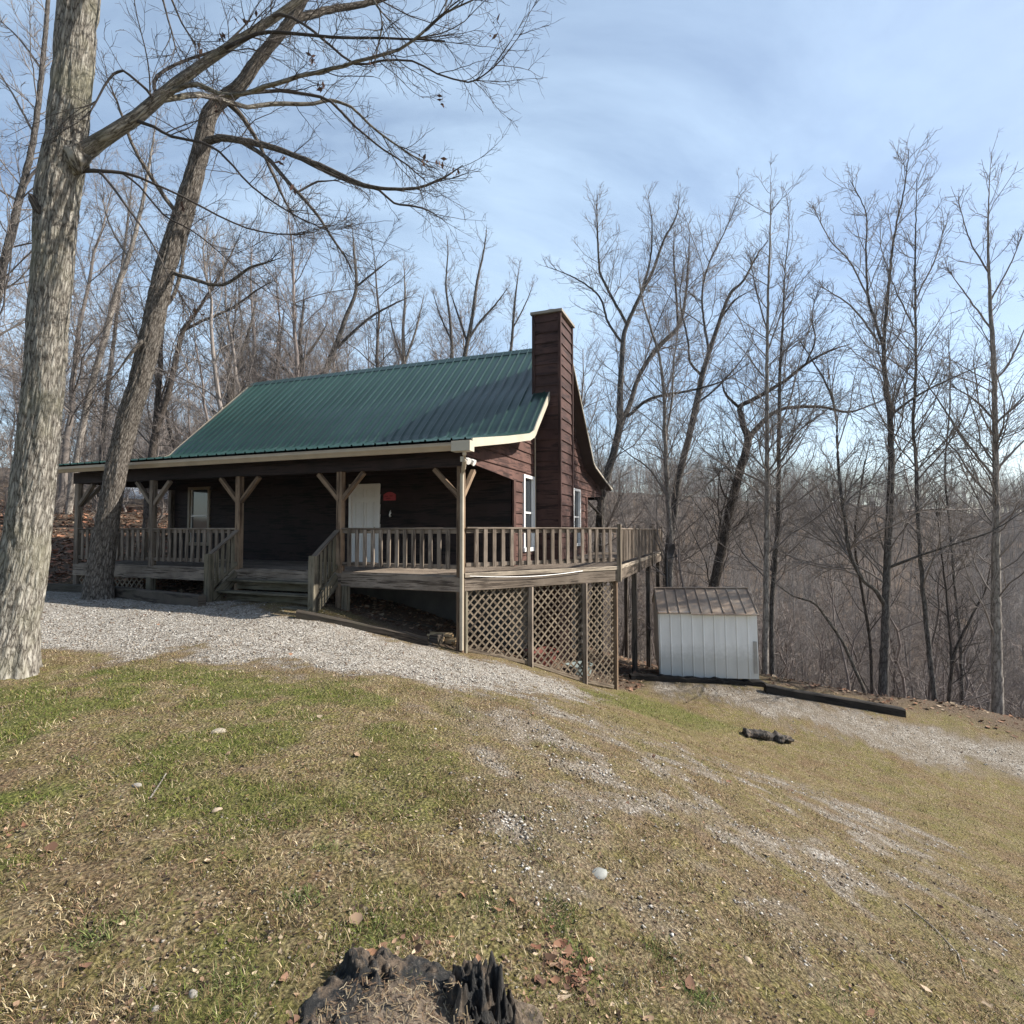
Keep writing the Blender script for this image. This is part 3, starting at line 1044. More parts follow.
def window(axis_, plane, out, lo, hi, z0, z1, fm='white'):
    def B(q, h0, h1, za, zb, d0, d1):
        d0, d1 = sorted((plane + out * d0, plane + out * d1))
        if axis_ == 'b': q.box((d0, h0, za), (d1, h1, zb))
        else: q.box((h0, d0, za), (h1, d1, zb))
    fw = .085
    q = hb()
    B(q, lo - .05, lo + .035, z0 - .04, z1 + .04, -.06, .055)
    B(q, hi - .035, hi + .05, z0 - .04, z1 + .04, -.06, .055)
    B(q, lo + .035, hi - .035, z1 - .045, z1 + .038, -.06, .052)
    B(q, lo - .07, hi + .07, z0 - .07, z0 + .035, -.06, .075)
    f = q.build('window', M[fm], house)
    zm = (z0 + z1) / 2
    q = hb()
    B(q, lo + .036, hi - .036, zm - .025, zm + .025, -.035, .012)
    B(q, lo + .036, lo + .07, z0 + .03, z1 - .046, -.036, .006)
    B(q, hi - .07, hi - .036, z0 + .03, z1 - .046, -.036, .006)
    q.build('sash', M['white'], f)
    q = hb()
    B(q, lo + .06, hi - .06, z0 + .03, z1 - .04, -.028, -.022)
    q.build('pane', M['glass'], f)
    return f


window('b', 0, 1, *WIN1)
window('b', 0, 1, *WIN2)
w = window('a', B1, -1, *WF, fm='frame_tan')
# door: six panels
q = hb()
q.box((DR[0] - .06, B1 - .05, FL), (DR[0] + .03, B1 + .04, DR[3] + .05)); q.box((DR[1] - .03, B1 - .05, FL), (DR[1] + .06, B1 + .04, DR[3] + .05))
q.box((DR[0] + .03, B1 - .048, DR[3] - .01), (DR[1] - .03, B1 + .04, DR[3] + .05))
dframe = q.build('door', M['door'], house)
q = hb()
dz = DR[3] - .012
q.box((DR[0] + .031, B1 - .012, FL + .02), (DR[1] - .031, B1 + .03, dz))
q.build('door_slab', M['door'], dframe)
q = hb()
wx = (DR[1] - DR[0] - .06)
for (f0, f1) in ((.13, .46), (.54, .87)):
    for (h0, h1) in ((.06, .36), (.42, .78), (.84, .955)):
        xa, xb = DR[0] + .03 + f0 * wx, DR[0] + .03 + f1 * wx
        za, zb = FL + .02 + h0 * (dz - FL), FL + .02 + h1 * (dz - FL)
        t = .026
        q.box((xa, B1 - .036, za), (xb, B1 - .0121, za + t)); q.box((xa, B1 - .036, zb - t), (xb, B1 - .0121, zb))
        q.box((xa, B1 - .0365, za + t), (xa + t, B1 - .0121, zb - t)); q.box((xb - t, B1 - .0365, za + t), (xb, B1 - .0121, zb - t))
        q.box((xa + .06, B1 - .02, za + .06), (xb - .06, B1 - .0121, zb - .05))
q.build('panel_moulding', M['door'], dframe)
q = hb()
q.tube([(DR[1] - .09, B1 - .012, .05), (DR[1] - .09, B1 - .05, .05), (DR[1] - .09, B1 - .075, .05)], [.012, .014, .03], 10)
q.build('handle', M['brass'], dframe)

# chimney
C0, C1, CO, CZ = 4.62, 5.88, .72, 6.02
q = hb()
cz0 = -6.0
for (pl, ax, out, e) in ((CO, 'b', 1, (C0, C1)), (C0, 'a', -1, (-.02, CO)), (C1, 'a', 1, (-.02, CO))):
    siding(q, .30, -1.4, CZ, lambda z, e=e: e, pl, (), out, ax)
siding(q, .30, 3.0, CZ, lambda z: (C0, C1), -.02, (), -1, 'b')
q.box((.01, C0 + .01, -5), (CO - .01, C1 - .01, -1.4))
chim = q.build('chimney', M['siding_chimney'], house)
q = hb()
for (x, y) in ((CO + .012, C0 - .012), (CO + .012, C1 + .012), (-.02, C0 - .012)):
    q.board((x, y, -1.4), (x, y, CZ - .01), .085, .085, (1, 0, 0))
q.build('corner_trim', M['siding_chimney'], chim)
q = hb()
q.box((-.10, C0 - .09, CZ), (CO + .10, C1 + .09, CZ + .075))
q.build('chimney_cap', simple('weathered_grey_cap', (.25, .22, .18), .7), chim)
q = hb()
q.tube([(.36, C0 + .55, CZ + .07), (.36, C0 + .55, CZ + .20)], .17, 20)
q.tube([(.36, C0 + .55, CZ + .205), (.36, C0 + .55, CZ + .27)], .21, 20)
q.build('flue_cap', M['grey_metal'], chim)
q = hb()
q.tube([(.05, 4.50, -.8), (.05, 4.50, 2.9)], .022, 6)
q.build('conduit', M['tan'], house)

# porch floor
q = hb()
nbd = 20
for i in range(nbd):
    y0 = -.02 + i * (B1 + .0) / nbd
    q.box((AL - .04, y0, FL - .038), (.0, y0 + B1 / nbd - .006, FL))
q.build('porch_floor', M['deck'], house)
q = hb()
q.board((AL - .06, -.055, FL - .18), (-5.95, -.055, FL - .18), .30, .045, (0, 0, 1))
q.board((-2.84, -.055, FL - .18), (.03, -.055, FL - .18), .30, .045, (0, 0, 1))
q.board((-5.95, -.052, FL - .15), (-2.84, -.052, FL - .15), .24, .04, (0, 0, 1))
q.board((AL - .06, 0, FL - .18), (AL - .06, B1, FL - .18), .30, .045, (0, 0, 1))
q.build('rim_board', M['deck'], house)
# porch beam and ceiling
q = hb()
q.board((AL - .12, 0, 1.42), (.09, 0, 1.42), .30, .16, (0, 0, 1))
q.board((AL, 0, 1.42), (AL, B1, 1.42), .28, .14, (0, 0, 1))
q.build('porch_beam', M['siding_shaded'], house)
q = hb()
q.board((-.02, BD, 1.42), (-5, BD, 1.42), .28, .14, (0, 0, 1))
q.build('porch_beam', M['siding_shaded'], house)

posts_a = [0, AL / 4, AL / 2, AL * 3 / 4, AL]


def make_post(a, b, top=1.27, bot=None, mtl='post', w=.135, braces=()):
    q = hb()
    bot = gz(a, b) - .15 if bot is None else bot
    q.board((a, b, bot), (a, b, top), w, w, (1, 0, 0), .012)
    p = q.build('porch_post', M[mtl], house)
    for s in braces:
        q = hb()
        if s in (1, -1):
            q.board((a + s * .05, b, top - .60), (a + s * .60, b, top - .03), .10, .09, (0, 1, 0))
        else:
            q.board((a, b + .05, top - .60), (a, b + .58, top - .03), .10, .09, (1, 0, 0))
        q.build('brace', M[mtl], p)
    return p


for k, a in enumerate(posts_a):
    make_post(a, 0, 1.27, None, 'post' if k < 3 else 'deck', .14, {0: (-1, 2), 4: (1, 2)}.get(k, (1, -1)))
make_post(0, BD, 1.28, None, 'deck_dark', .14, (-1,))
make_post(AL, B1 - .1, 1.28, FL, 'deck_dark', .14, ())
# porch foundation piers


def railing(p, q_, top=.045, bottom=-.74, spacing=.205, mtl='deck', slope=0.0, skip_bottom=False, dz0=0.0, dz1=0.0, rail_mtl=None):
    """p, q_ in (a, b)"""
    p, q_ = np.array(p, float), np.array(q_, float)
    L = np.linalg.norm(q_ - p)
    d = (q_ - p) / L
    nrm_ = (-d[1], d[0], 0)
    m = hb()
    m.board((*p, bottom + dz0), (*q_, bottom + dz1), .085, .045, (0, 0, 1))
    m.board((*p, top - .075 + dz0), (*q_, top - .075 + dz1), .085, .04, (0, 0, 1))
    r = m.build('railing', M[mtl], house)
    m = hb()
    m.board((*p, top - .015 + dz0), (*q_, top - .015 + dz1), .135, .036, nrm_)
    m.build('top_rail', M[rail_mtl or mtl], r)
    n = max(1, int(round(L / spacing)) - 1)
    for i in range(n):
        t = (i + 1) / (n + 1)
        c = p + (q_ - p) * t
        off = np.array((-d[1], d[0])) * .0425
        zz = dz0 + (dz1 - dz0) * t
        m = hb()
        tw = random.uniform(-.004, .004)
        m.board((c[0] - off[0], c[1] - off[1], bottom - .05 + zz), (c[0] - off[0] + tw, c[1] - off[1], top - .04 + zz), .088, .036, (d[0], d[1], 0))
        m.build('baluster', M[mtl], r)
    return r


railing((AL + .07, 0), (posts_a[3] - .07, 0))
railing((posts_a[3] + .07, 0), (posts_a[2] - .07, 0))
railing((posts_a[1] + .07, 0), (posts_a[0] - .07, 0))
railing((AL, .07), (AL, B1 - .17), spacing=.25)

# stairs: three steps in the middle bay
ST0, ST1 = posts_a[2] + .02, posts_a[1] - .02
gnew = gz(-2.9, -.8)
q = hb()
rise = .235
for k in range(1, 4):
    zt = FL - rise * k + .0
    bb = -.10 - .28 * (k - 1)
    sh = .18 if k == 3 else 0.06
    for j in range(2):
        q.box((ST0 + .05 - .0, bb - .14 * (j + 1) + .004, zt - .04), (ST1 - .05, bb - .14 * j, zt))
    q.box((ST0 + .06, bb - .022, zt - rise + .0), (ST1 - .06, bb + .006, zt - .042))
steps = q.build('stairs', M['mossy'], house)
for s, a in ((-1, ST0), (1, ST1)):
    q = hb()
    q.board((a, -.06, FL - .14), (a, -.95, FL - .14 - .72), .26, .045, (0, 0, 1))
    q.build('stringer', M['mossy'], steps)
for a, gg_ in ((ST0, 0), (ST1, 0)):
    q = hb()
    bz = gz(a, -.82) - .1
    q.board((a, -.82, bz), (a, -.82, -.53), .155, .155, (1, 0, 0), .012)
    q.build('newel_post', M['mossy'], house)
    q = hb()
    q.board((a, -.08, -.015), (a, -.80, -.545), .13, .04, (1, 0, 0))
    r = q.build('railing', M['deck'], house)
    q = hb()
    q.board((a, -.08, -.78), (a, -.76, -1.30), .09, .04, (0, 0, 1))
    q.build('bottom_rail', M['mossy'], r)
    for t in (.2, .4, .6, .8):
        q = hb()
        bb = -.08 - .70 * t
        q.board((a + .03, bb, -.80 - .52 * t), (a + .03, bb, -.03 - .53 * t), .085, .034, (0, 1, 0))
        q.build('baluster', M['mossy'], r)
# floor edge post by the stairs foot
q = hb()
q.board((ST1 + .25, -.10, gz(ST1 + .25, -.1) - .1), (ST1 + .25, -.10, FL - .3), .13, .13, (1, 0, 0))
q.build('pier', M['mossy'], house)
q = hb()
q.board((AL / 4 * 3, -.02, gz(AL * .75, 0) - .1), (AL / 4 * 3, -.02, FL - .3), .16, .16, (1, 0, 0))
q.build('pier', M['mossy'], house)

# ---- deck on the gable side
dg = np.array((math.sin(R(36.7)), math.cos(R(36.7))))      # diagonal direction in (a, b)
CD = dg * 4.19
DE = CD + np.array((0, 9.4))
q = hb()
poly = [(0.0, .02), tuple(CD), tuple(DE), (.04, DE[1])]
# boards running along b, clipped by the diagonal
w = .14
n = int(CD[0] / w)
for i in range(n + 1):
    x0, x1 = i * w, min((i + 1) * w - .006, CD[0])
    if x1 <= x0: continue
    ya, yb = x0 / dg[0] * dg[1], x1 / dg[0] * dg[1]
    zt, zb = FL + .0, FL - .038
    y1 = DE[1]
    q.quad([(x0, ya, zt), (x1, yb, zt), (x1, y1, zt), (x0, y1, zt)], [(ya, x0), (yb, x1), (y1, x1), (y1, x0)])
    q.quad([(x0, ya, zb), (x1, yb, zb), (x1, y1, zb), (x0, y1, zb)][::-1])
    q.quad([(x0, ya, zb), (x1, yb, zb), (x1, yb, zt), (x0, ya, zt)])
    q.quad([(x1, yb, zb), (x1, y1, zb), (x1, y1, zt), (x1, yb, zt)])
q.build('deck_floor', M['deck'], house)
nd = np.array((dg[1], -dg[0]))      # outward of the diagonal


def rim(p, q_, n_, name='rim_board'):
    p, q_ = np.array(p), np.array(q_)
    o = n_ * .03
    m = hb()
    m.board((*(p + o), FL - .185), (*(q_ + o), FL - .185), .265, .045, (0, 0, 1))
    r = m.build(name, M['deck'], house)
    m = hb()
    o = n_ * .045
    m.board((*(p + o), FL - .005), (*(q_ + o), FL - .005), .09, .05, (0, 0, 1))
    m.build('edge_board', M['deck_pale'], r)


rim(dg * .06, CD, nd)
rim(CD, DE, np.array((1.0, 0)))
railing(dg * .10 + nd * .02, CD - dg * .06 + nd * .02, .055, -.70, .21, rail_mtl='deck')
d3 = [0, 3.13, 6.27, 9.4]
for k in range(3):
    railing(CD + np.array((.02, d3[k] + .06)), CD + np.array((.02, d3[k + 1] - .06)), .045, -.72, .245, rail_mtl='deck')
for k, d in enumerate(d3):
    c = CD + np.array((.055, d if k else -.02))
    q = hb()
    q.board((*c, FL - .33), (*c, .14), .10, .09, (1, 0, 0))
    q.build('rail_post', M['deck_pale' if k == 0 else 'deck'], house)
    c = CD + np.array((-.08, d - .05 if k == 3 else d + .06))
    q = hb()
    q.board((*c, gz(*c) - .3), (*c, FL - .32 + .0), .14, .14, (1, 0, 0))
    q.build('deck_post', M['post' if k == 0 else 'deck_dark'], house)
for c in ((.9, 9.0), (.9, 6.0), (1.2, 12.5)):
    q = hb()
    q.board((*c, gz(*c) - .3), (*c, FL - .06), .14, .14, (1, 0, 0))
    q.build('deck_post', M['deck_dark'], house)
# joists under the deck
q = hb()
for y in np.arange(3.6, 12.7, .6):
    q.box((.05, y, FL - .25), (CD[0] - .03, y + .045, FL - .04))
q.build('joists', M['deck_dark'], house)


# lattice panels
def lattice(s0, s1, topz=FL - .33, base=dg, name='lattice_panel', origin=np.array((0., 0.)), nn=nd, inset=.02):
    from mathutils.geometry import intersect_line_line_2d as ill
    zb0 = gz(*(origin + base * s0)) + .03
    zb1 = gz(*(origin + base * s1)) + .03
    W = s1 - s0
    poly = [(0, zb0), (W, zb1), (W, topz), (0, topz)]
    m = hb()

    def to3(u, z, off):
        p = origin + base * (s0 + u) - nn * (inset + off)
        return (p[0], p[1], z)
    pitch_, sw = .128, .037
    for sgn, off in ((1, 0), (-1, .012)):
        k = -60
        while k < 60:
            # line z = zc + sgn*(u) ; spaced
            c = k * pitch_ * math.sqrt(2)
            # clip parametric u in [0,W]
            us = []
            def zl(u): return -3.0 + c + sgn * u
            u0, u1 = 0.0, W
            # top
            if sgn > 0:
                u1 = min(u1, topz - (-3.0 + c))
            else:
                u0 = max(u0, (-3.0 + c) - topz)
            # bottom: zl(u) >= zb(u)
            sb = (zb1 - zb0) / W
            # -3+c+sgn*u - zb0 - sb*u >=0
            A = sgn - sb
            Bc = -3.0 + c - zb0
            if A > 0: u0 = max(u0, -Bc / A)
            else: u1 = min(u1, -Bc / A)
            if u1 - u0 > .03:
                m.board(to3(u0, zl(u0), off), to3(u1, zl(u1), off), sw, .009, (base[0], base[1], -sgn))
            k += 1
    o = m.build(name, M['lattice'], house)
    m = hb()
    m.board(to3(.0, zb0 + .03, -.012), to3(W, zb1 + .03, -.012), .07, .02, (0, 0, 1))
    m.build('lattice_trim', M['lattice'], o)
    return o


lat_s = [.10, 1.67, 3.17, 4.10]
for a, b_ in zip(lat_s[:-1], lat_s[1:]):
    lattice(a + .03, b_ - .03)
for s in lat_s[1:3]:
    c = dg * s + nd * .02
    q = hb()
    q.board((*c, gz(*c) - .2), (*c, FL - .32), .10, .09, (1, 0, 0))
    q.build('deck_post', M['deck'], house)
c = dg * .09 + nd * .01
q = hb()
q.board((*c, gz(*c) - .2), (*c, FL - .32), .09, .09, (1, 0, 0))
q.build('deck_post', M['mossy'], house)
lattice(AL + .1, AL + 2.6, FL - .33, np.array((1., 0.)), 'lattice_panel', np.array((0., -.02)), np.array((0, -1.)))
# floodlight on the corner
q = hb()
q.box((.03, -.10, 1.36), (.09, .02, 1.46))
fl = q.build('floodlight', M['white'], house)
for s in (-.07, .10):
    q = hb()
    q.tube([(.06, s * .6 - .03, 1.42), (.14, s * 1.2 - .05, 1.40), (.20, s * 1.4 - .06, 1.37), (.26, s * 1.5 - .07, 1.34)], [.025, .035, .06, .065], 10)
    q.build('lamp_head', M['white'], fl)
# cable slung along the rim
q = hb()
pts = []
for t in np.linspace(0, 1, 22):
    s = .15 + 2.9 * t
    c = dg * s + nd * .095
    pts.append((*c, FL - .02 - .07 * math.sin(t * 3.0)))
q.tube(pts, .006, 5)
q.build('cable', M['grey_metal'], house)

# ------------------------------------------------------------------ things at the cabin


def wl(a, b, z):
    p = hw(a, b)
    return (p[0], p[1], z)


e = empty('wall_plaque', wl(-3.53, B1 - .035, .80), HR, 'small red plaque with arched top on the dark wall beside the door', 'plaque')
q = MB()
n = 14
out = [(-.19, 0), (.19, 0)] + [(.19 - .38 * k / n, .16 + .07 * math.sin(math.pi * k / n)) for k in range(n + 1)]
for y in (-.012, .012):
    pts = [(x, y, z) for x, z in out]
    q.quad(pts if y < 0 else pts[::-1])
for (x0, z0), (x1, z1) in zip(out, out[1:] + out[:1]):
    q.quad([(x0, -.012, z0), (x0, .012, z0), (x1, .012, z1), (x1, -.012, z1)])
q.build('board', M['red'], e)
q = MB()
for x, ww, z in ((-.10, .10, .11), (.05, .09, .12), (-.04, .14, .055)):
    q.box((x - ww / 2, -.016, z - .018), (x + ww / 2, -.0123, z + .018))
q.build('dark_marks', M['redmark'], e)
q = MB()
q.tube([(0, -.02, .16), (.012, -.03, .12), (-.012, -.03, .07), (.01, -.03, .02)], [.016, .026, .02, .03], 8)
q.tube([(0, -.02, .16), (0, -.0, .19)], .008, 6)
tag(q.build('wall_ornament', M['white'], None, wl(-3.50, B1 - .03, .34)), 'tiny white ornament hanging on the dark wall under the red plaque', 'ornament')
bpy.data.objects['wall_ornament'].rotation_euler = (0, 0, HR)

# stored tubs seen through the lattice
for nm, px_s, bb, sc, mt, lab in (('storage_tub', 2.65, 1.0, .55, 'rust_tub', 'faded red plastic tub stored behind the middle lattice under the deck'),
                                  ('storage_tub', 3.75, .9, .45, 'tarp', 'grey green plastic tub stored behind the right lattice under the deck')):
    c = dg * px_s - nd * bb
    p = hw(*c)
    q = MB()
    rows = [(.0, .40), (.02, .42), (.55, .5), (.56, .54), (.62, .54), (.62, .48), (.1, .38)]
    rings = []
    for z, r in rows:
        rings.append([(math.copysign(abs(math.cos(t)) ** .35, math.cos(t)) * r * sc * 1.3, math.copysign(abs(math.sin(t)) ** .35, math.sin(t)) * r * sc, z * sc) for t in np.linspace(0, 2 * math.pi, 24, endpoint=False)])
    for A_, B_ in zip(rings[:-1], rings[1:]):
        for k in range(24):
            j = (k + 1) % 24
            q.quad([A_[k], A_[j], B_[j], B_[k]])
    q.quad(rings[-1]); q.quad(rings[0][::-1])
    o = q.build(nm, M[mt], None, (p[0], p[1], hz(*p) - .02))
    o.rotation_euler = (0, 0, .5)
    tag(o, lab, 'storage tub')


# ---- timbers
def timber(p0, p1, label, h=.18, w=.17, mt='timber', n=12, group=None, sink=.03, name='landscape_timber', jag=.01):
    p0, p1 = np.array(p0[:3], float), np.array(p1[:3], float)
    z0, z1 = hz(p0[0], p0[1]) - sink, hz(p1[0], p1[1]) - sink
    q = MB()
    d = p1[:2] - p0[:2]
    L = np.linalg.norm(d); d /= L
    s = np.array((-d[1], d[0]))
    rings = []
    for i in range(n + 1):
        t = i / n
        jw = 1 + random.uniform(-1, 1) * jag * 4
        jz = random.uniform(-1, 1) * jag
        c = (L * t, 0, z0 + (z1 - z0) * t - z0)
        pr = [(-.5, 0), (.5, 0), (.5, .88), (.38, 1), (-.38, 1), (-.5, .88)]
        rings.append([(c[0] + random.uniform(-1, 1) * jag * .5, a * w * jw, c[2] + b_ * h + jz * (b_ > .5)) for a, b_ in pr])
    o2 = random.random() * 20
    for i, (A_, B_) in enumerate(zip(rings[:-1], rings[1:])):
        for k in range(6):
            j = (k + 1) % 6
            u0, u1 = L * i / n, L * (i + 1) / n
            q.quad([A_[k], B_[k], B_[j], A_[j]], [(u0, o2 + k * .1), (u1, o2 + k * .1), (u1, o2 + k * .1 + .1), (u0, o2 + k * .1 + .1)])
    q.quad(rings[0]); q.quad(rings[-1][::-1])
    o = q.build(name, M[mt], None, (p0[0], p0[1], z0))
    o.rotation_euler = (0, 0, math.atan2(d[1], d[0]))
    tag(o, label, 'timber', group)
    return o


gr = 'timbers edging the gravel'
timber(ground_at(28, 590), ground_at(86, 592), 'old timber left of the porch edging the gravel, beyond the leaning trunk', .22, group=gr)
timber(ground_at(88, 593), ground_at(202, 606), 'long old timber edging the gravel below the left porch railing', .26, group=gr)
timber(ground_at(297, 618), ground_at(428, 645), 'thick weathered timber edging the gravel right of the porch steps', .19, .2, group=gr)
p1 = ground_at(428, 643)
timber(p1 + np.array((.09, .12, 0)), p1 + np.array((.45, .85, 0)), 'short timber turned inwards at the end of the steps side edging', .19, .2, group=gr)
timber(ground_at(380, 620) + np.array((0, .25, 0)), ground_at(436, 630) + np.array((0, .25, 0)), 'half buried board lying in the dirt under the porch floor', .06, .2)
timber(ground_at(765, 692), ground_at(904, 716), 'long dark timber right of the white shed edging the lower drive', .23, .22, 'timber_black', group=gr, jag=.014)
timber(ground_at(630, 679), ground_at(764, 686), 'black rotten timber along the front of the white shed', .17, .22, 'timber_black', group=gr, jag=.03, n=30)

# split firewood by the downpipe
g0 = ground_at(446, 645)
nw = 0
for k, (dx, dz_, ang) in enumerate([(0, 0, .1), (.22, 0, -.2), (.42, 0, .15), (.08, .075, .3), (.30, .08, -.1), (.15, .15, .05)]):
    q = MB()
    L = .42 + .08 * random.random()
    r = .05 + .015 * random.random()
    tri = [(-r, 0), (r, 0), (r * .8, r * .9), (0, r * 1.4), (-r * .7, r * .7)]
    A_ = [(-L / 2, y, z) for y, z in tri]; B_ = [(L / 2, y * .95, z) for y, z in tri]
    for i in range(5):
        j = (i + 1) % 5
        q.quad([A_[i], B_[i], B_[j], A_[j]])
    q.quad(A_[::-1]); q.quad(B_)
    px_, py_ = g0[0] - .25 + dx * .9, g0[1] + .12 + .05 * (k % 2)
    o = q.build('firewood_log', M['firewood'], None, (px_, py_, hz(px_, py_) + dz_ * .8))
    o.rotation_euler = (0, 0, ang - .35)
    tag(o, 'pale split piece of firewood in the small pile at the downpipe foot', 'firewood', 'split firewood by the downpipe')

# ------------------------------------------------------------------ shed
sh = ground_at(660, 673)
sx0 = at(659, 672, 15.4); sx1 = at(759, 675, 15.0)
dsh = R(-11)
SW, SD, SH = 2.56, 2.3, 1.58
shed = empty('garden_shed', (sx0[0] + .02, sx0[1], sx0[2] + .08), dsh, 'small white sheet metal shed with rusty brown ribbed roof beside the deck', 'shed')
shed.rotation_euler = (0, R(-1.2), dsh)
q = MB()
# front wall: vertical ribbed sheet
xs_ = []
x = 0
while x < SW - .001:
    for d, h in ((0, 0), (.02, .0), (.03, -.018), (.05, -.018), (.06, 0)):
        if x + d < SW: xs_.append((x + d, h))
    x += .285
xs_.append((SW, 0))
for (xa, ha), (xb, hb_) in zip(xs_[:-1], xs_[1:]):
    q.quad([(xa, ha, -.2), (xb, hb_, -.2), (xb, hb_, SH), (xa, ha, SH)])
q.build('front_wall', M['shed_wall'], shed)
q = MB()
q.quad([(0, 0, -.1), (0, 0, SH), (0, SD / 2, SH + .48), (0, SD, SH), (0, SD, -.1)][::-1])
q.quad([(SW, 0, -.1), (SW, 0, SH), (SW, SD / 2, SH + .48), (SW, SD, SH), (SW, SD, -.1)])
q.quad([(0, SD, -.1), (SW, SD, -.1), (SW, SD, SH), (0, SD, SH)][::-1])
q.build('side_wall', M['shed_wall'], shed)
q = MB()
for s in (1, -1):
    for (xa, xb, lift) in ((-.03, .86, 0), (.868, SW + .03, .004)):
        e0 = -.10 - (.05 if xa > 0 else .0)
        ze = SH - .045 - (.022 if xa > 0 else 0)
        y0, y1 = (e0, SD / 2) if s == 1 else (SD - e0, SD / 2)
        q.board((xa, (y0 + y1) / 2, (ze + SH + .505) / 2 + lift), (xb, (y0 + y1) / 2, (ze + SH + .505) / 2 + lift), math.hypot(SD / 2 - e0, SH + .505 - ze), .022, (0, (y1 - y0), SH + .505 - ze))
    x = .0
    while x <= SW + .02:
        q.board((x, -.10 if s == 1 else SD + .10, SH - .02), (x, SD / 2, SH + .532), .02, .035, (1, 0, 0))
        x += .285
q.board((-.04, SD / 2, SH + .53), (SW + .04, SD / 2, SH + .53), .14, .03, (0, 1, 0))
q.build('roof', M['shed_roof'], shed)
q = MB()
q.box((SW - .12, -.028, -.05), (SW - .03, -.019, .80))
q.build('grey_patch', M['grey_metal'], shed)
q = MB()
q.box((-.02, -.03, SH - .06), (SW + .02, -.0185, SH + .0))
q.build('eave_trim', M['shed_wall'], shed)

# satellite dish on a post
dY = 18.2
dp_ = at(669, 551, dY)
gb = hz(dp_[0] - .05, dp_[1] + .1)
e = empty('satellite_dish', (dp_[0] - .05, dp_[1] + .12, gb), 0, 'dark oval satellite dish on a post between the deck and the shed', 'satellite dish')
q = MB()
q.tube([(0, 0, -.1), (0, 0, dp_[2] - gb - .08)], .045, 10)
q.build('mast', M['black'], e)
q = MB()
nr, ns = 6, 26
tilt = R(-20)
rings = []
for i in range(nr + 1):
    r = i / nr
    rings.append([(.19 * r * math.cos(t), -.07 * (r * r) - .0, .28 * r * math.sin(t)) for t in np.linspace(0, 2 * math.pi, ns, endpoint=False)])
back = [[(x, y + .014, z) for x, y, z in rg] for rg in rings]
for RR, fl_ in ((rings, 0), (back, 1)):
    for A_, B_ in zip(RR[:-1], RR[1:]):
        for k in range(ns):
            j = (k + 1) % ns
            f = [A_[k], A_[j], B_[j], B_[k]]
            q.quad(f[::-1] if fl_ else f)
for k in range(ns):
    j = (k + 1) % ns
    q.quad([rings[-1][k], rings[-1][j], back[-1][j], back[-1][k]])
o = q.build('reflector', M['dish'], e, (.05, -.14, dp_[2] - gb), smooth=True)
o.rotation_euler = (R(20), 0, R(38))
q = MB()
q.board((0, -.02, -.25), (.0, -.34, -.06), .03, .02, (1, 0, 0))
q.tube([(0, -.33, -.08), (0, -.30, -.0)], .035, 8)
q.build('feed_arm', M['dish'], o)
q = MB()
q.board((0, .0, dp_[2] - gb - .12), (.04, -.12, dp_[2] - gb + .0), .06, .05, (1, 0, 0))
q.build('bracket', M['dish'], e)

# the white building far left, seen through the porch
wb = at(140, 512, 46)
gzw = hz(wb[0], wb[1])
e = empty('house', (wb[0] - 3.5, wb[1], gzw), R(-6), 'pale house with a light roof far behind the left end of the porch', 'house')
q = MB()
zt = at(140, 497, 46)[2] - gzw
q.box((0, 0, -1), (7.5, 6, zt))
q.build('wall', simple('shaded_wall', (.16, .15, .14), .8), e)
q = MB()
zr = at(140, 478, 46)[2] - gzw
q.quad([(-.4, -.5, zt), (7.9, -.5, zt), (7.9, 3, zr + .6), (-.4, 3, zr + .6)]); q.quad([(-.4, 6.5, zt), (7.9, 6.5, zt), (7.9, 3, zr + .6), (-.4, 3, zr + .6)][::-1])
q.board((-.4, -.5, zt - .1), (7.9, -.5, zt - .1), .25, .05, (0, 0, 1))
q.build('roof', simple('pale_metal_roof', (.68, .69, .70), .5), e)
for x in (1.2, 4.6):
    q = MB()
    q.box((x, -.05, zt - 1.9), (x + 1.0, .03, zt - .7))
    q.build('window', M['glass'], e)

# ------------------------------------------------------------------ stones, log, stump


def stone(px, py, s, flat, label, colr=(.5, .47, .41), group='pale stones on the lawn'):
    g = ground_at(px, py)
    nu, nv = 14, 9
    V = []
    sd = random.randint(0, 999)
    for j in range(nv):
        ph = math.pi * j / (nv - 1)
        for i in range(nu):
            t = 2 * math.pi * i / nu
            d = np.array((math.sin(ph) * math.cos(t), math.sin(ph) * math.sin(t), math.cos(ph)))
            k = .85 + .3 * float(vnoise(d[0] * 1.1 + 5, d[1] * 1.6 + 5, d[2] * 1.6 + 5, sd))
            V.append((d[0] * s * k, d[1] * s * .7 * k, d[2] * s * flat * k))
    Fq = [(j * nu + i, (j + 1) * nu + i, (j + 1) * nu + (i + 1) % nu, j * nu + (i + 1) % nu) for j in range(nv - 1) for i in range(nu)]
    me = np_mesh('stone', V, [np.array(Fq)], None, True)
    if 'stone_%.2f' % colr[0] not in M:
        M['stone_%.2f' % colr[0]] = simple('pale_stone', colr, .85, 0, .2, 20)
    o = link('stone', me, M['stone_%.2f' % colr[0]], None, (g[0], g[1], g[2] + s * flat * .12))
    o.rotation_euler = (0, 0, random.random() * 6)
    tag(o, label, 'stone', group)


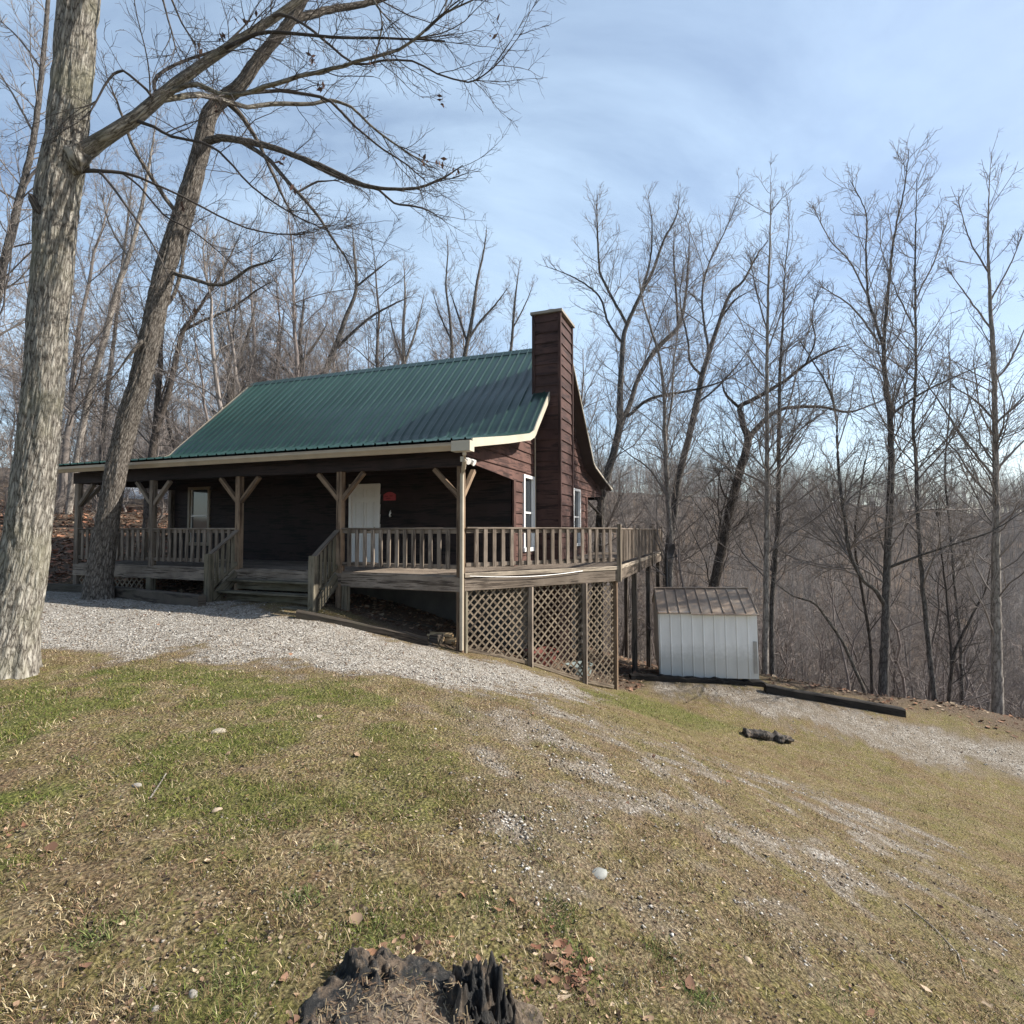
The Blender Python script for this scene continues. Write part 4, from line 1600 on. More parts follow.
stone(219, 732, .06, .42, 'rounded cream stone in the lawn below the gravel edge', (.29, .25, .19))
stone(599, 875, .062, .34, 'flat grey stone in the bare strip right of the middle', (.22, .22, .20))
stone(137, 786, .035, .5, 'small white stone on the green left part of the lawn', (.27, .245, .21))
stone(193, 996, .022, .7, 'small white stone near the bottom left of the stump', (.27, .245, .21))
stone(217, 811, .028, .6, 'small tan stone between two leaves on the lawn', (.32, .25, .18))
stone(590, 970, .016, .8, 'tiny white stone beside the leaf heap by the stump', (.30, .29, .26))
stone(155, 1010, .014, .8, 'tiny pale stone at the very bottom left of the lawn', (.26, .24, .21))
stone(748, 962, .03, .5, 'tan stone on the worn track at lower right', (.32, .25, .18))

M['char'] = None
m, nt, b = mat('charred_wood')
tc = N(nt, 'ShaderNodeTexCoord')
n1 = noise(nt, mapping(nt, tc.outputs['Object'], (52, 52, 9)), 1, 6, .75)
c = ramp(nt, n1, [(.40, (.004, .004, .004)), (.54, (.012, .011, .010)), (.63, (.06, .053, .046)), (.76, (.24, .22, .19))])
n5 = noise(nt, tc.outputs['Object'], 9, 5)
c = mixc(nt, ramp(nt, n5, [(.50, (0, 0, 0)), (.62, (.75, .75, .75))]), c, ramp(nt, n1, [(.3, (.05, .034, .022)), (.55, (.15, .105, .068)), (.75, (.32, .25, .18))]))
a_ = N(nt, 'ShaderNodeAttribute', attribute_name='tint')
sp3 = N(nt, 'ShaderNodeSeparateColor')
nt.links.new(a_.outputs['Color'], sp3.inputs[0])
br = ramp(nt, n1, [(.3, (.06, .042, .028)), (.55, (.17, .125, .085)), (.8, (.34, .28, .21))])
c = mixc(nt, sp3.outputs['Red'], c, br)
nt.links.new(c, b.inputs['Base Color'])
b.inputs['Roughness'].default_value = .8
bump(nt, b, n1, 1.0, .02)
M['char'] = m

# stump in the foreground: a broken, burnt, hollow shell, tallest on its right
sc_ = ground_at(408, 1052)
gxs = np.arange(-.62, .62, .0052)
X_, Y_ = np.meshgrid(gxs, gxs)
wx_ = (fbm(X_ * 5 + 3, Y_ * 5 + 8, 0, 3, 61) - .5) * .16
wy_ = (fbm(X_ * 5 + 13, Y_ * 5 + 2, 0, 3, 71) - .5) * .16
r_ = np.hypot(X_ + wx_, Y_ + wy_) / 1.22
a_ = np.arctan2(Y_ + wy_, X_ + wx_)
shell = sstep(.13, .19, r_) * sstep(.365, .30, r_)
gap_ = .25 + .75 * sstep(.42, .56, vnoise(np.cos(a_) * 2.1 + 40, np.sin(a_) * 2.1 + 40, 0, 301))
shell = shell * np.maximum(gap_, np.exp(-((a_ - .62) / .45) ** 2))
hmap = .012 + .058 * np.exp(-((a_ - .62) / .50) ** 2) + .035 * np.exp(-((a_ - 1.45) / .25) ** 2) + .03 * np.exp(-((a_ - 2.6) / .4) ** 2) + .03 * np.exp(-((a_ + .6) / .7) ** 2)
chips = fbm(X_ * 22, Y_ * 22, 0, 4, 45)
cells = vnoise(X_ * 46, Y_ * 46, 0, 47)
hh_ = shell * hmap * (.25 + 1.5 * sstep(.36, .62, chips)) * (.5 + 1.0 * cells) + shell * .02 * cells + shell * .03 * (fbm(X_ * 60, Y_ * 60, 0, 2, 46) - .35)
hh_ += .035 * sstep(.20, .10, r_) * (.4 + fbm(X_ * 14, Y_ * 14, 0, 3, 91)) + .022 * sstep(.50, .25, r_) * (.5 + fbm(X_ * 8, Y_ * 8, 0, 3, 49)) + .012 * (fbm(X_ * 30, Y_ * 30, 0, 2, 50) - .5) * sstep(.5, .3, r_)
rn_ = r_ + (fbm(X_ * 7, Y_ * 7, 0, 3, 53) - .5) * .16 - .13 * np.exp(-((a_ - .15) / .5) ** 2)
edge_ = sstep(.30, .40, rn_)
Z_ = height(sc_[0] + X_, sc_[1] + Y_) - sc_[2] + hh_ - .06 * edge_ + .004
n_ = len(gxs)
ii = np.arange(n_ * n_).reshape(n_, n_)
Fq = np.stack([ii[:-1, :-1], ii[:-1, 1:], ii[1:, 1:], ii[1:, :-1]], -1).reshape(-1, 4)
keepf = (rn_[:-1, :-1] < .39).ravel()
brown = np.clip(sstep(.30, .36, r_) * (.25 + .75 * np.exp(-((a_ - .1) / .6) ** 2)) + sstep(.19, .14, r_) * .95 + sstep(.36, .42, r_) * .8, 0, 1)
brown = brown * sstep(.25, .5, fbm(X_ * 12, Y_ * 12, 0, 3, 88) + .12)
me = np_mesh('stump', np.stack([X_, Y_, Z_], -1).reshape(-1, 3), [Fq[keepf]], None, False, np.stack([brown] * 3, -1).reshape(-1, 3))
stump = link('tree_stump', me, M['char'], None, tuple(sc_))
tag(stump, 'charred broken tree stump at the bottom edge of the lawn', 'stump')
q = MB()
for k in range(46):
    a = random.gauss(.55, .33)
    r = random.uniform(.21, .30)
    x, y = r * math.cos(a), r * math.sin(a)
    i = np.argmin((X_ - x) ** 2 + (Y_ - y) ** 2)
    z = Z_.ravel()[i]
    h_ = random.uniform(.0, .03)
    q.board((x, y, z - .06), (x + random.gauss(0, .008), y + random.gauss(0, .008), z + h_ * .6), random.uniform(.012, .04), random.uniform(.006, .016), (math.cos(a + 1.57), math.sin(a + 1.57), 0), taper=.5)
q.build('splinters', M['char'], stump)
# straw and leaf crumbs lying in the hollow
ns_ = 1100
rr_ = .26 * np.sqrt(rng.random(ns_)); tt_ = rng.random(ns_) * 6.283
xs2, ys2 = rr_ * np.cos(tt_) - .05, rr_ * np.sin(tt_)
zi = np.array([Z_.ravel()[np.argmin((X_ - a) ** 2 + (Y_ - b) ** 2)] for a, b in zip(xs2, ys2)])
th2 = rng.random(ns_) * 6.283; l2_ = .006 + .014 * rng.random(ns_)
d2 = np.stack([np.cos(th2), np.sin(th2), rng.normal(0, .35, ns_)], 1) * l2_[:, None]
s2_ = np.stack([-np.sin(th2), np.cos(th2), 0 * th2], 1) * .0014
c2 = np.stack([xs2, ys2, zi + .006], 1)
V = np.stack([c2 - d2 - s2_, c2 - d2 + s2_, c2 + d2 + s2_, c2 + d2 - s2_], 1).reshape(-1, 3)
me = np_mesh('litter', V, [np.arange(ns_ * 4).reshape(-1, 4)], None, False, np.repeat(pick([(.20, .15, .09), (.13, .085, .05), (.26, .21, .14), (.07, .045, .03)], ns_, .3), 4, 0))
tag(link('straw_litter', me, M['tint'], stump), None, None, None, 'stuff')

# dark broken log by the lower drive
l0, l1 = ground_at(744, 735), ground_at(790, 743)
q_n = 40
V, cols = [], []
ns = 18
d = (l1 - l0)[:2]; L = np.linalg.norm(d) * 1.08
for i in range(q_n):
    t = i / (q_n - 1)
    rad = .085 + .02 * math.sin(t * 4) + .012 * random.uniform(-1, 1)
    if t > .93: rad *= .55
    for k in range(ns):
        a = 2 * math.pi * k / ns
        rv = rad * (.5 + 1.0 * float(vnoise(t * 9, 3.3, 0, 5))) * (.25 + 1.3 * float(fbm(math.cos(a) * 2.4 + 5, math.sin(a) * 2.4 + 5, t * 7, 4, 3)))
        V.append((L * t, math.cos(a) * rv * 1.3, .05 + math.sin(a) * rv))
Fq = [(i * ns + k, (i + 1) * ns + k, (i + 1) * ns + (k + 1) % ns, i * ns + (k + 1) % ns) for i in range(q_n - 1) for k in range(ns)]
nV = len(V)
me = np_mesh('log', V, [np.array(Fq), np.array([list(range(ns))]), np.array([list(range(nV - ns, nV))[::-1]])], None, False, np.full((nV, 3), .12))
o = link('rotten_log', me, M['char'], None, (l0[0], l0[1], l0[2]))
o.rotation_euler = (0, math.atan2(l0[2] - l1[2], L), math.atan2(d[1], d[0]))
tag(o, 'short black rotten log lying on the lawn above the lower drive', 'log')

# fallen twigs on the lawn
for k, (pts, lab) in enumerate([([(905, 905), (935, 930), (958, 955), (966, 980)], 'long thin fallen twig on the lower right of the lawn'),
                                ([(150, 800), (158, 788), (166, 775)], 'short pale broken stick on the left lawn near the white stone')]):
    P_ = [ground_at(*p) for p in pts]
    q = MB()
    b0 = P_[0]
    q.tube([(p[0] - b0[0], p[1] - b0[1], p[2] - b0[2] + .01) for p in P_], [.006, .005, .004, .002][:len(P_)], 6)
    tag(q.build('fallen_twig', M['bark_pale'], None, tuple(b0)), lab, 'twig', 'fallen twigs')

# ------------------------------------------------------------------ trees


def norm(v):
    return v / (np.linalg.norm(v, axis=-1, keepdims=True) + 1e-9)


def tubes(P, Rd, sides):
    """P [B,K,3], Rd [B,K] -> verts, quads, uv"""
    B, K, _ = P.shape
    T = norm(np.gradient(P, axis=1))
    ref = np.where(np.abs(T[:, :1, 2:3]) > .85, np.array([[[1., 0, 0]]]), np.array([[[0., 0, 1.]]]))
    ref = np.broadcast_to(ref, T.shape)
    n1 = norm(np.cross(T, ref)); n2 = np.cross(T, n1)
    a = np.arange(sides) * 2 * np.pi / sides
    V = P[:, :, None] + Rd[:, :, None, None] * (np.cos(a)[None, None, :, None] * n1[:, :, None] + np.sin(a)[None, None, :, None] * n2[:, :, None])
    seg = np.concatenate([np.zeros((B, 1)), np.cumsum(np.linalg.norm(np.diff(P, axis=1), axis=-1), 1)], 1)
    uvv = np.broadcast_to(seg[:, :, None], (B, K, sides))
    uvu = a[None, None] * np.maximum(Rd[:, :1], .02)[:, :, None]
    uvu = np.broadcast_to(uvu, (B, K, sides))
    uv = np.stack([uvu, uvv], -1).reshape(-1, 2)
    i = np.arange(B * K * sides).reshape(B, K, sides)
    j = np.roll(i, -1, 2)
    Q = np.stack([i[:, :-1], j[:, :-1], j[:, 1:], i[:, 1:]], -1).reshape(-1, 4)
    return V.reshape(-1, 3), Q, uv


class Geo:
    def __init__(s): s.V, s.Q, s.U, s.n = [], [], [], 0

    def add(s, V, Q, U):
        s.V.append(V); s.Q.append(Q + s.n); s.U.append(U); s.n += len(V)

    def mesh(s, name, off=(0, 0, 0)):
        return np_mesh(name, np.concatenate(s.V) - np.array(off), [np.concatenate(s.Q)], np.concatenate(s.U), True)

    @property
    def ok(s): return s.n > 0


def spline(pts, step):
    pts = np.asarray(pts, float)
    if len(pts) < 3:
        pts = np.array([pts[0], (pts[0] + pts[-1]) / 2, pts[-1]])
    p = np.vstack([2 * pts[0] - pts[1], pts, 2 * pts[-1] - pts[-2]])
    out = []
    for i in range(1, len(p) - 2):
        n = max(2, int(np.linalg.norm(p[i + 1][:3] - p[i][:3]) / step))
        t = np.linspace(0, 1, n, endpoint=False)[:, None]
        a, b_, c_, d_ = p[i - 1], p[i], p[i + 1], p[i + 2]
        out.append(.5 * ((2 * b_) + (-a + c_) * t + (2 * a - 5 * b_ + 4 * c_ - d_) * t ** 2 + (-a + 3 * b_ - 3 * c_ + d_) * t ** 3))
    out.append(p[-2][None])
    return np.vstack(out)


def resample(P, Rd, K):
    s = np.concatenate([[0], np.cumsum(np.linalg.norm(np.diff(P, axis=0), axis=1))])
    q = np.linspace(0, s[-1], K)
    return np.stack([np.interp(q, s, P[:, k]) for k in range(3)], 1), np.interp(q, s, Rd), s[-1]


def kids(P, Rd, L, count, t0, ang, angv, lr, K, up, wig, rmin, rr=.55, taper=.35, tmax=1.0, lmin=.1, lfall=.55, rng=rng, flat=0.0):
    """children of branches P [B,K0,3]; count per branch array"""
    B, K0, _ = P.shape
    cnt = np.broadcast_to(count, (B,)).astype(int)
    bi = np.repeat(np.arange(B), cnt)
    n = len(bi)
    if n == 0:
        return np.zeros((0, K, 3)), np.zeros((0, K)), np.zeros(0)
    t = t0 + (tmax - t0) * rng.random(n)
    x = t * (K0 - 1)
    i0 = np.minimum(x.astype(int), K0 - 2)
    f = (x - i0)[:, None]
    pos = P[bi, i0] * (1 - f) + P[bi, i0 + 1] * f
    tan = norm(P[bi, i0 + 1] - P[bi, i0])
    rad = Rd[bi, i0] * (1 - f[:, 0]) + Rd[bi, i0 + 1] * f[:, 0]
    rv = norm(rng.normal(0, 1, (n, 3)) * np.array((1, 1, 1 - flat)))
    per = norm(rv - tan * (rv * tan).sum(1, keepdims=True))
    an = np.radians(ang + rng.normal(0, 1, n) * angv)[:, None]
    d = tan * np.cos(an) + per * np.sin(an)
    l = np.maximum(lmin, lr * L[bi] * (1 - lfall * t) * (.55 + .8 * rng.random(n)))
    r0 = np.maximum(np.minimum(rad * rr, .0062 * l + .5 * rmin), rmin)
    pts = [pos]
    for k in range(K - 1):
        d = norm(d + rng.normal(0, wig, (n, 3)) + np.array((0, 0, up)))
        pts.append(pts[-1] + d * (l / (K - 1))[:, None])
    P2 = np.stack(pts, 1)
    tt = np.linspace(0, 1, K)[None]
    R2 = np.maximum(r0[:, None] * (1 - (1 - taper) * tt), rmin * (1 - .4 * tt))
    return P2, R2, l


def traced_tree(label, limbs, Y, base=None, mats=('bark3', 'twig'), levels=((1.6, .3, 45, 12, .30), (3.2, .12, 42, 14, .45), (4.2, .1, 40, 15, .5)), name='bare_tree', rmin=.0035,
                group=None, cat='tree', leader_up=.06, trunk_sides=14, bark_disp=None, lmax=3.2, seed=1, extra=None, thr=None, dens=1.0, wf=1.0, tipl=1.0):
    """limbs: list of dict(p=[(px,py,width_px[,dY])...]) ; first one is the trunk. Pixel traces give each limb its true place at distance Y."""
    rg = np.random.default_rng(seed)
    trunk, crown = Geo(), Geo()
    allP, allR, allL = [], [], []
    b0 = None
    for li, lb in enumerate(limbs):
        pts, rad = [], []
        for q in lb:
            y = Y + (q[3] if len(q) > 3 else 0)
            p = at(q[0], q[1], y)
            pts.append(p); rad.append(wf * q[2] / F * y / 2 * math.cos(math.atan((q[0] - 512) / F)))
        A = np.hstack([np.array(pts), np.array(rad)[:, None]])
        if li == 0:
            if base is None:
                g = hz(A[0, 0], A[0, 1])
                if A[0, 2] > g - .05:
                    d = A[0] - A[1]
                    dz_ = A[0, 2] - g + .15
                    ext = A[0].copy()
                    ext[2] -= dz_
                    if dz_ > .25:
                        k = min(1.0, 1.0) * .35
                        ext[0] += d[0] / max(1e-3, abs(d[2])) * dz_ * k
                    ext[3] *= 1 + min(.25, .08 * dz_)
                    A = np.vstack([ext, A])
            b0 = A[0, :3].copy(); b0[2] = hz(b0[0], b0[1])
        A[-1, 3] = min(A[-1, 3], .008)
        A = spline(A, .03 if bark_disp and li == 0 else .16)
        A[:, 3] = np.maximum(A[:, 3], .004)
        if li > 0 or not bark_disp:
            w = .012 * min(1.0, Y / 15)
            A[1:-1, :3] += rg.normal(0, 1, (len(A) - 2, 3)) * w * .5
        if li == 0 and bark_disp:
            sides = 84
            V, Q, U = tubes(A[None, :, :3], A[None, :, 3], sides)
            Vr = V.reshape(len(A), sides, 3)
            C = A[:, None, :3]
            nrm_ = norm(Vr - C)
            th_ = np.broadcast_to(np.arange(sides) / sides * 2 * np.pi, (len(A), sides))
            s_ = np.broadcast_to((np.arange(len(A)) * .03)[:, None], th_.shape)
            cs, sn_ = np.cos(th_), np.sin(th_)
            warp = fbm(cs * 2 + 9, sn_ * 2 + 9, s_ * 1.4, 3, 5) * 1.6
            r1 = np.abs(vnoise(cs * 6.5 + 30 + warp, sn_ * 6.5 + 30 + warp, s_ * 2.0, 17) - .5) * 2
            r2 = vnoise(cs * 14 + 30, sn_ * 14 + 30, s_ * 8, 27)
            lump = fbm(cs * 1.2 + 3, sn_ * 1.2 + 3, s_ * .6, 3, 7) - .5
            flare_ = np.exp(-np.maximum(0, s_ - .15) / .30) * (.25 + 1.0 * sstep(.35, .75, vnoise(cs * 2.6 + 8, sn_ * 2.6 + 8, 0, 99)))
            rad_ = A[:, 3][:, None]
            dsp = bark_disp * (np.minimum(r1, .6) * 1.5 - .45 + (r2 - .5) * .5) + lump * rad_ * .22 + flare_ * rad_ * .30
            V = (Vr + nrm_ * dsp[..., None]).reshape(-1, 3)
            trunk.add(V, Q, U)
        else:
            thick = A[0, 3] > (thr if thr is not None else .03)
            (trunk if thick or li == 0 else crown).add(*tubes(A[None, :, :3], A[None, :, 3], trunk_sides if li == 0 else 8))
        P_, R_, L_ = resample(A[:, :3], A[:, 3], 24)
        allP.append(P_); allR.append(R_); allL.append(L_)
    P_, R_, L_ = np.array(allP), np.array(allR), np.array(allL)
    # level 1
    (n1, tt0, a1, v1, l1), (n2, tt1, a2, v2, l2), (n3, tt2, a3, v3, l3) = levels
    tr0 = np.where(np.arange(len(P_)) == 0, tt0, .12)
    parts = []
    for k in range(len(P_)):
        cnt = max(2, int(n1 * dens * L_[k] * (1 - tr0[k])))
        c = kids(P_[k:k + 1], R_[k:k + 1], np.minimum(L_[k:k + 1], lmax / l1), cnt, tr0[k], a1, v1, l1, 9, leader_up, .13, rmin * 1.7, rng=rg, lmin=.35, lfall=(.76 if k == 0 else .6))
        parts.append(c)
    P1, R1, L1 = (np.concatenate(z) for z in zip(*parts))
    # wispy leaders at the tips
    tips = kids(P_, R_, np.full(len(P_), min(tipl, lmax)), 6, .78, 22, 9, .66, 9, leader_up, .09, rmin * 1.7, rng=rg, lfall=.1)
    P1, R1, L1 = np.concatenate([P1, tips[0]]), np.concatenate([R1, tips[1]]), np.concatenate([L1, tips[2]])
    P2, R2, L2 = kids(P1, R1, L1, np.maximum(2, (n2 * dens ** .5 * L1).astype(int) + 1), tt1, a2, v2, l2, 7, leader_up * .8, .14, rmin * 1.25, rng=rg, lmin=.22)
    P3, R3, L3 = kids(P2, R2, L2, np.maximum(1, (n3 * L2).astype(int) + 1), tt2, a3, v3, l3, 4, leader_up * .6, .16, rmin, rng=rg, lmin=.14)
    crown.add(*tubes(P1, R1, 6)); crown.add(*tubes(P2, R2, 4)); crown.add(*tubes(P3, R3, 3))
    e = empty(name, tuple(b0), 0, label, cat, group)
    link('trunk', trunk.mesh('trunk', b0), M[mats[0]], e)
    link('crown', crown.mesh('crown', b0), M[mats[1]], e)
    if extra: extra(e, b0, P3, rg)
    return e


def withered(n, region=None):
    def f(e, b0, P3, rg):
        tip = P3[:, -1]
        idx = rg.choice(len(tip), n)
        c = tip[idx]
        k = 5
        c = np.repeat(c, k, 0) + rg.normal(0, .035, (n * k, 3))
        N_ = len(c)
        prof = np.array([(-1, 0, .1), (0, .45, 0), (1, 0, .2), (0, -.45, .1)])
        d1 = norm(rg.normal(0, 1, (N_, 3)) + np.array((0, 0, -1.0))); d2 = norm(np.cross(d1, rg.normal(0, 1, (N_, 3)))); d3_ = np.cross(d1, d2)
        s = .045 * (.6 + .7 * rg.random(N_))
        V = c[:, None] + s[:, None, None] * (prof[None, :, 0:1] * d1[:, None] + prof[None, :, 1:2] * d2[:, None] + prof[None, :, 2:3] * d3_[:, None])
        Fi = np.arange(N_ * 4).reshape(-1, 4)
        me = np_mesh('withered_leaves', V.reshape(-1, 3) - b0, [Fi], None, False, np.repeat(pick([(.10, .06, .05), (.14, .085, .065)], N_), 4, 0))
        link('withered_leaves', me, M['tint'], e)
    return f


# --- big oak at the left edge
oak = [
    [(6, 676, 72), (10, 655, 64), (17, 610, 57), (25, 560, 53), (34, 480, 50), (42, 400, 47), (50, 300, 46), (57, 200, 49), (65, 150, 47), (71, 100, 45), (80, 0, 45), (90, -110, 40), (98, -240, 34), (110, -400, 24), (120, -520, 12)],
    [(74, 160, 24), (92, 147, 21), (107, 136, 18), (137, 117, 16, .05), (163, 94, 14, .1), (191, 73, 12, .15), (224, 50, 10, .2), (262, 26, 9, .3), (297, 2, 8, .4), (345, -35, 6, .5), (400, -60, 4, .6)],
    [(160, 97, 6, .1), (177, 89, 6, .1), (198, 84, 5.5, 0), (219, 94, 5.5, -.1), (243, 94, 5, -.2), (264, 87, 5, -.2), (300, 76, 4.5, -.3), (331, 69, 4, -.4), (356, 62, 3.6, -.5), (399, 49, 3, -.5), (422, 33, 2.6, -.6), (442, 15, 2.2, -.6), (473, 0, 1.6, -.7)],
    [(158, 100, 8, .1), (175, 98, 7, .2), (201, 95, 7, .5), (224, 101, 6, .8), (247, 107, 5, 1.0), (271, 104, 5, 1.2), (313, 104, 4, 1.4), (331, 100, 3.6, 1.5), (351, 107, 3, 1.6), (369, 124, 2.6, 1.7), (389, 140, 2.3, 1.8), (412, 155, 1.8, 1.8), (432, 168, 1.2, 1.9)],
    [(134, 120, 5, .05), (154, 127, 4.2, 0), (172, 137, 3.6, 0), (201, 142, 3.2, -.1), (219, 152, 2.8, -.2), (233, 166, 2.5, -.2), (252, 187, 2.2, -.3), (276, 204, 1.9, -.3), (300, 218, 1.6, -.4), (330, 232, 1.2, -.4)],
    [(82, 171, 6), (100, 171, 5), (126, 173, 4, .1), (154, 184, 3.2, .2), (182, 196, 2.7, .3), (219, 216, 2.3, .4), (247, 228, 2, .5), (278, 234, 1.8, .6), (305, 235, 1.4, .7)],
    [(122, 173, 2.8, .1), (140, 187, 2.5, .1), (163, 214, 2.2, .1), (182, 225, 1.9, .1), (201, 237, 1.5, .1), (230, 262, 1.1, .1)],
    [(100, 173, 4, 0), (104, 176, 3.6, -.05), (123, 201, 3.1, -.1), (140, 225, 2.6, -.15), (153, 245, 2.2, -.2), (172, 282, 1.6, -.2), (190, 310, 1.2, -.2)],
    [(152, 97, 4, 0), (147, 90, 3.6, -.05), (135, 80, 3.4, -.1), (123, 71, 3.2, -.12), (113, 74, 3, -.14), (104, 87, 2.6, -.16), (95, 103, 2.2, -.18), (89, 115, 1.7, -.2)],
    [(157, 96, 5, .1), (154, 82, 4.5, .1), (165, 70, 4, .2), (191, 58, 3.5, .4), (219, 49, 3, .5), (250, 20, 2, .6)],
    [(222, 50, 4.5, .2), (257, 34, 4, 0), (280, 32, 3.7, -.1), (331, 37, 3.1, -.2), (381, 38, 2.5, -.3), (412, 39, 2, -.3), (445, 41, 1.3, -.3)],
    [(262, 24, 4, .3), (280, 14, 3.6, .3), (305, 25, 3.2, .2), (331, 46, 2.8, .1), (354, 64, 2.5, 0), (381, 61, 2.2, 0), (412, 61, 2, 0), (437, 74, 1.8, 0), (468, 82, 1.6, 0), (485, 74, 1.5, 0), (503, 58, 1.2, 0), (524, 30, .8, 0)],
    [(240, 94, 4.2, -.2), (280, 91, 3.8, .1), (310, 95, 3.4, .2), (331, 102, 3, .2), (356, 127, 2.5, .3), (384, 150, 2.1, .3), (407, 165, 1.7, .3), (425, 180, 1.2, .3)],
    [(150, -60, 4, -.2), (163, 0, 2.6, -.2), (172, 33, 2, -.2), (177, 52, 1.4, -.2)],
    [(158, -50, 4, .1), (172, 0, 2.6, .1), (182, 23, 2.2, .1), (196, 45, 1.5, .1)],
    [(95, -90, 14, 0), (150, -60, 9, -.1), (230, -50, 6, -.2), (330, -30, 4, -.3), (380, 10, 2.5, -.3), (375, 60, 1.5, -.3)],
    [(88, -60, 12, 0), (50, -100, 9, .3), (0, -130, 7, .6), (-60, -140, 5, 1)],
    [(96, -200, 14, 0), (170, -260, 9, .6), (260, -300, 6, 1.2), (360, -310, 4, 1.5)],
    [(104, -300, 12, 0), (60, -380, 8, -.4), (20, -460, 5, -.8)],
]
oak_e = traced_tree('thick pale barked oak at the left edge with a long limb reaching right', oak, 6.9, mats=('oak', 'twig_dark'), bark_disp=.027, name='oak_tree', wf=.93, tipl=1.6, rmin=.0022,
                    levels=((5.0, .62, 48, 14, .24), (6.0, .1, 42, 16, .42), (8.0, .1, 40, 18, .5)), leader_up=.02, lmax=1.5, seed=3, thr=.028, extra=withered(26), dens=1.0)
# broken stub and knots on the trunk
b0 = np.array(oak_e.location)


def knot(name, c, ax, mt, seed):
    nu, nv = 30, 22
    u = np.linspace(0, 2 * np.pi, nu, endpoint=False); v = np.linspace(0, np.pi, nv)
    U_, V_ = np.meshgrid(u, v)
    d = np.stack([np.sin(V_) * np.cos(U_), np.sin(V_) * np.sin(U_), np.cos(V_)], -1)
    k = .55 + .9 * fbm(d[..., 0] * 2.2 + 7, d[..., 1] * 2.2 + 7, d[..., 2] * 2.2 + 7, 4, seed)
    p = (d * k[..., None]) @ np.array(ax)
    ii = np.arange(nu * nv).reshape(nv, nu)
    Q = np.stack([ii[:-1], ii[1:], np.roll(ii, -1, 1)[1:], np.roll(ii, -1, 1)[:-1]], -1).reshape(-1, 4)
    link(name, np_mesh(name, (p + c - b0).reshape(-1, 3), [Q], np.stack([U_ * .1, V_ * .1], -1).reshape(-1, 2), True), M[mt], oak_e)


knot('limb_collar', at(76, 159, 6.86), [(.15, 0, .07), (0, .13, 0), (-.06, 0, .17)], 'oak', 4)
knot('broken_stub', at(41, 210, 6.75), [(.07, 0, 0), (0, .08, 0), (-.09, -.04, .17)], 'bark_dark', 9)

# --- second trunk in front of the porch
t2 = [
    [(99, 588, 31), (102, 560, 26.5), (108, 520, 24.5), (117, 465, 23.5), (128, 420, 23), (140, 380, 22.5), (152, 330, 22), (163, 280, 21.5), (176, 235, 20.5), (189, 195, 20), (201, 150, 17), (212, 110, 15.5), (238, 87, 13), (257, 61, 11.5), (285, 28, 10), (300, 5, 9), (325, -45, 11), (345, -120, 8), (360, -210, 4)],
    [(205, 142, 9), (220, 138, 8, -.2), (233, 139, 7.5, -.3), (264, 145, 7, -.5), (294, 155, 6, -.6), (331, 170, 5, -.8), (356, 182, 4.2, -.9), (381, 188, 3.6, -1), (417, 188, 2.8, -1), (442, 178, 2.2, -1), (463, 165, 1.4, -1)],
    [(268, 146, 4.5, -.5), (290, 153, 4, 0), (318, 168, 3.5, .3), (351, 183, 3, .5), (379, 190, 2.6, .6), (394, 203, 2.2, .7), (422, 208, 1.8, .7), (445, 221, 1.2, .8)],
    [(240, 141, 5, -.3), (266, 157, 4.6, -.5), (280, 173, 4.2, -.6), (300, 195, 3.6, -.7), (318, 216, 3, -.8), (331, 236, 2.5, -.8), (346, 258, 1.8, -.8), (356, 280, 1.2, -.8)],
    [(298, 192, 2.5, -.7), (318, 182, 2, -.6), (340, 180, 1.4, -.6)],
    [(226, 101, 7, .2), (238, 112, 6, .4), (250, 128, 5, .6), (262, 150, 4, .8), (280, 190, 3, 1), (300, 230, 2, 1.2)],
    [(150, 333, 6), (143, 340, 5, -.2), (132, 352, 4, -.4), (118, 372, 2.5, -.5)],
    [(170, 272, 5, 0), (190, 278, 4.5, -.2), (222, 285, 3.6, -.4), (250, 268, 2.8, -.5), (280, 258, 2, -.6)],
    [(160, 310, 5, 0), (172, 298, 4.5, .3), (180, 275, 4, .5), (186, 240, 3, .8), (196, 210, 2, 1)],
    [(183, 222, 6, 0), (160, 190, 5, -.3), (135, 150, 4, -.5), (120, 110, 3, -.6), (108, 80, 2, -.6)],
    [(290, 20, 9, 0), (330, 10, 7, .5), (380, 0, 5, 1), (420, -20, 3, 1.2)],
    [(330, -60, 8, 0), (400, -90, 5, -.5), (460, -100, 3, -1)],
    [(310, -20, 8, 0), (280, -70, 6, .5), (240, -110, 4, 1)],
]
traced_tree('brown barked tree leaning right in front of the left porch posts', t2, 13.3, mats=('bark2', 'twig_dark'), bark_disp=.026, name='leaning_tree', wf=1.0, tipl=1.8, rmin=.0032,
            levels=((3.0, .5, 48, 14, .24), (4.6, .1, 44, 16, .42), (6.0, .1, 42, 18, .5)), leader_up=.03, lmax=2.2, seed=5, thr=.05, dens=1.0)

UPL = ((4.6, .20, 46, 12, .36), (4.2, .12, 42, 13, .50), (5.6, .08, 40, 15, .54))
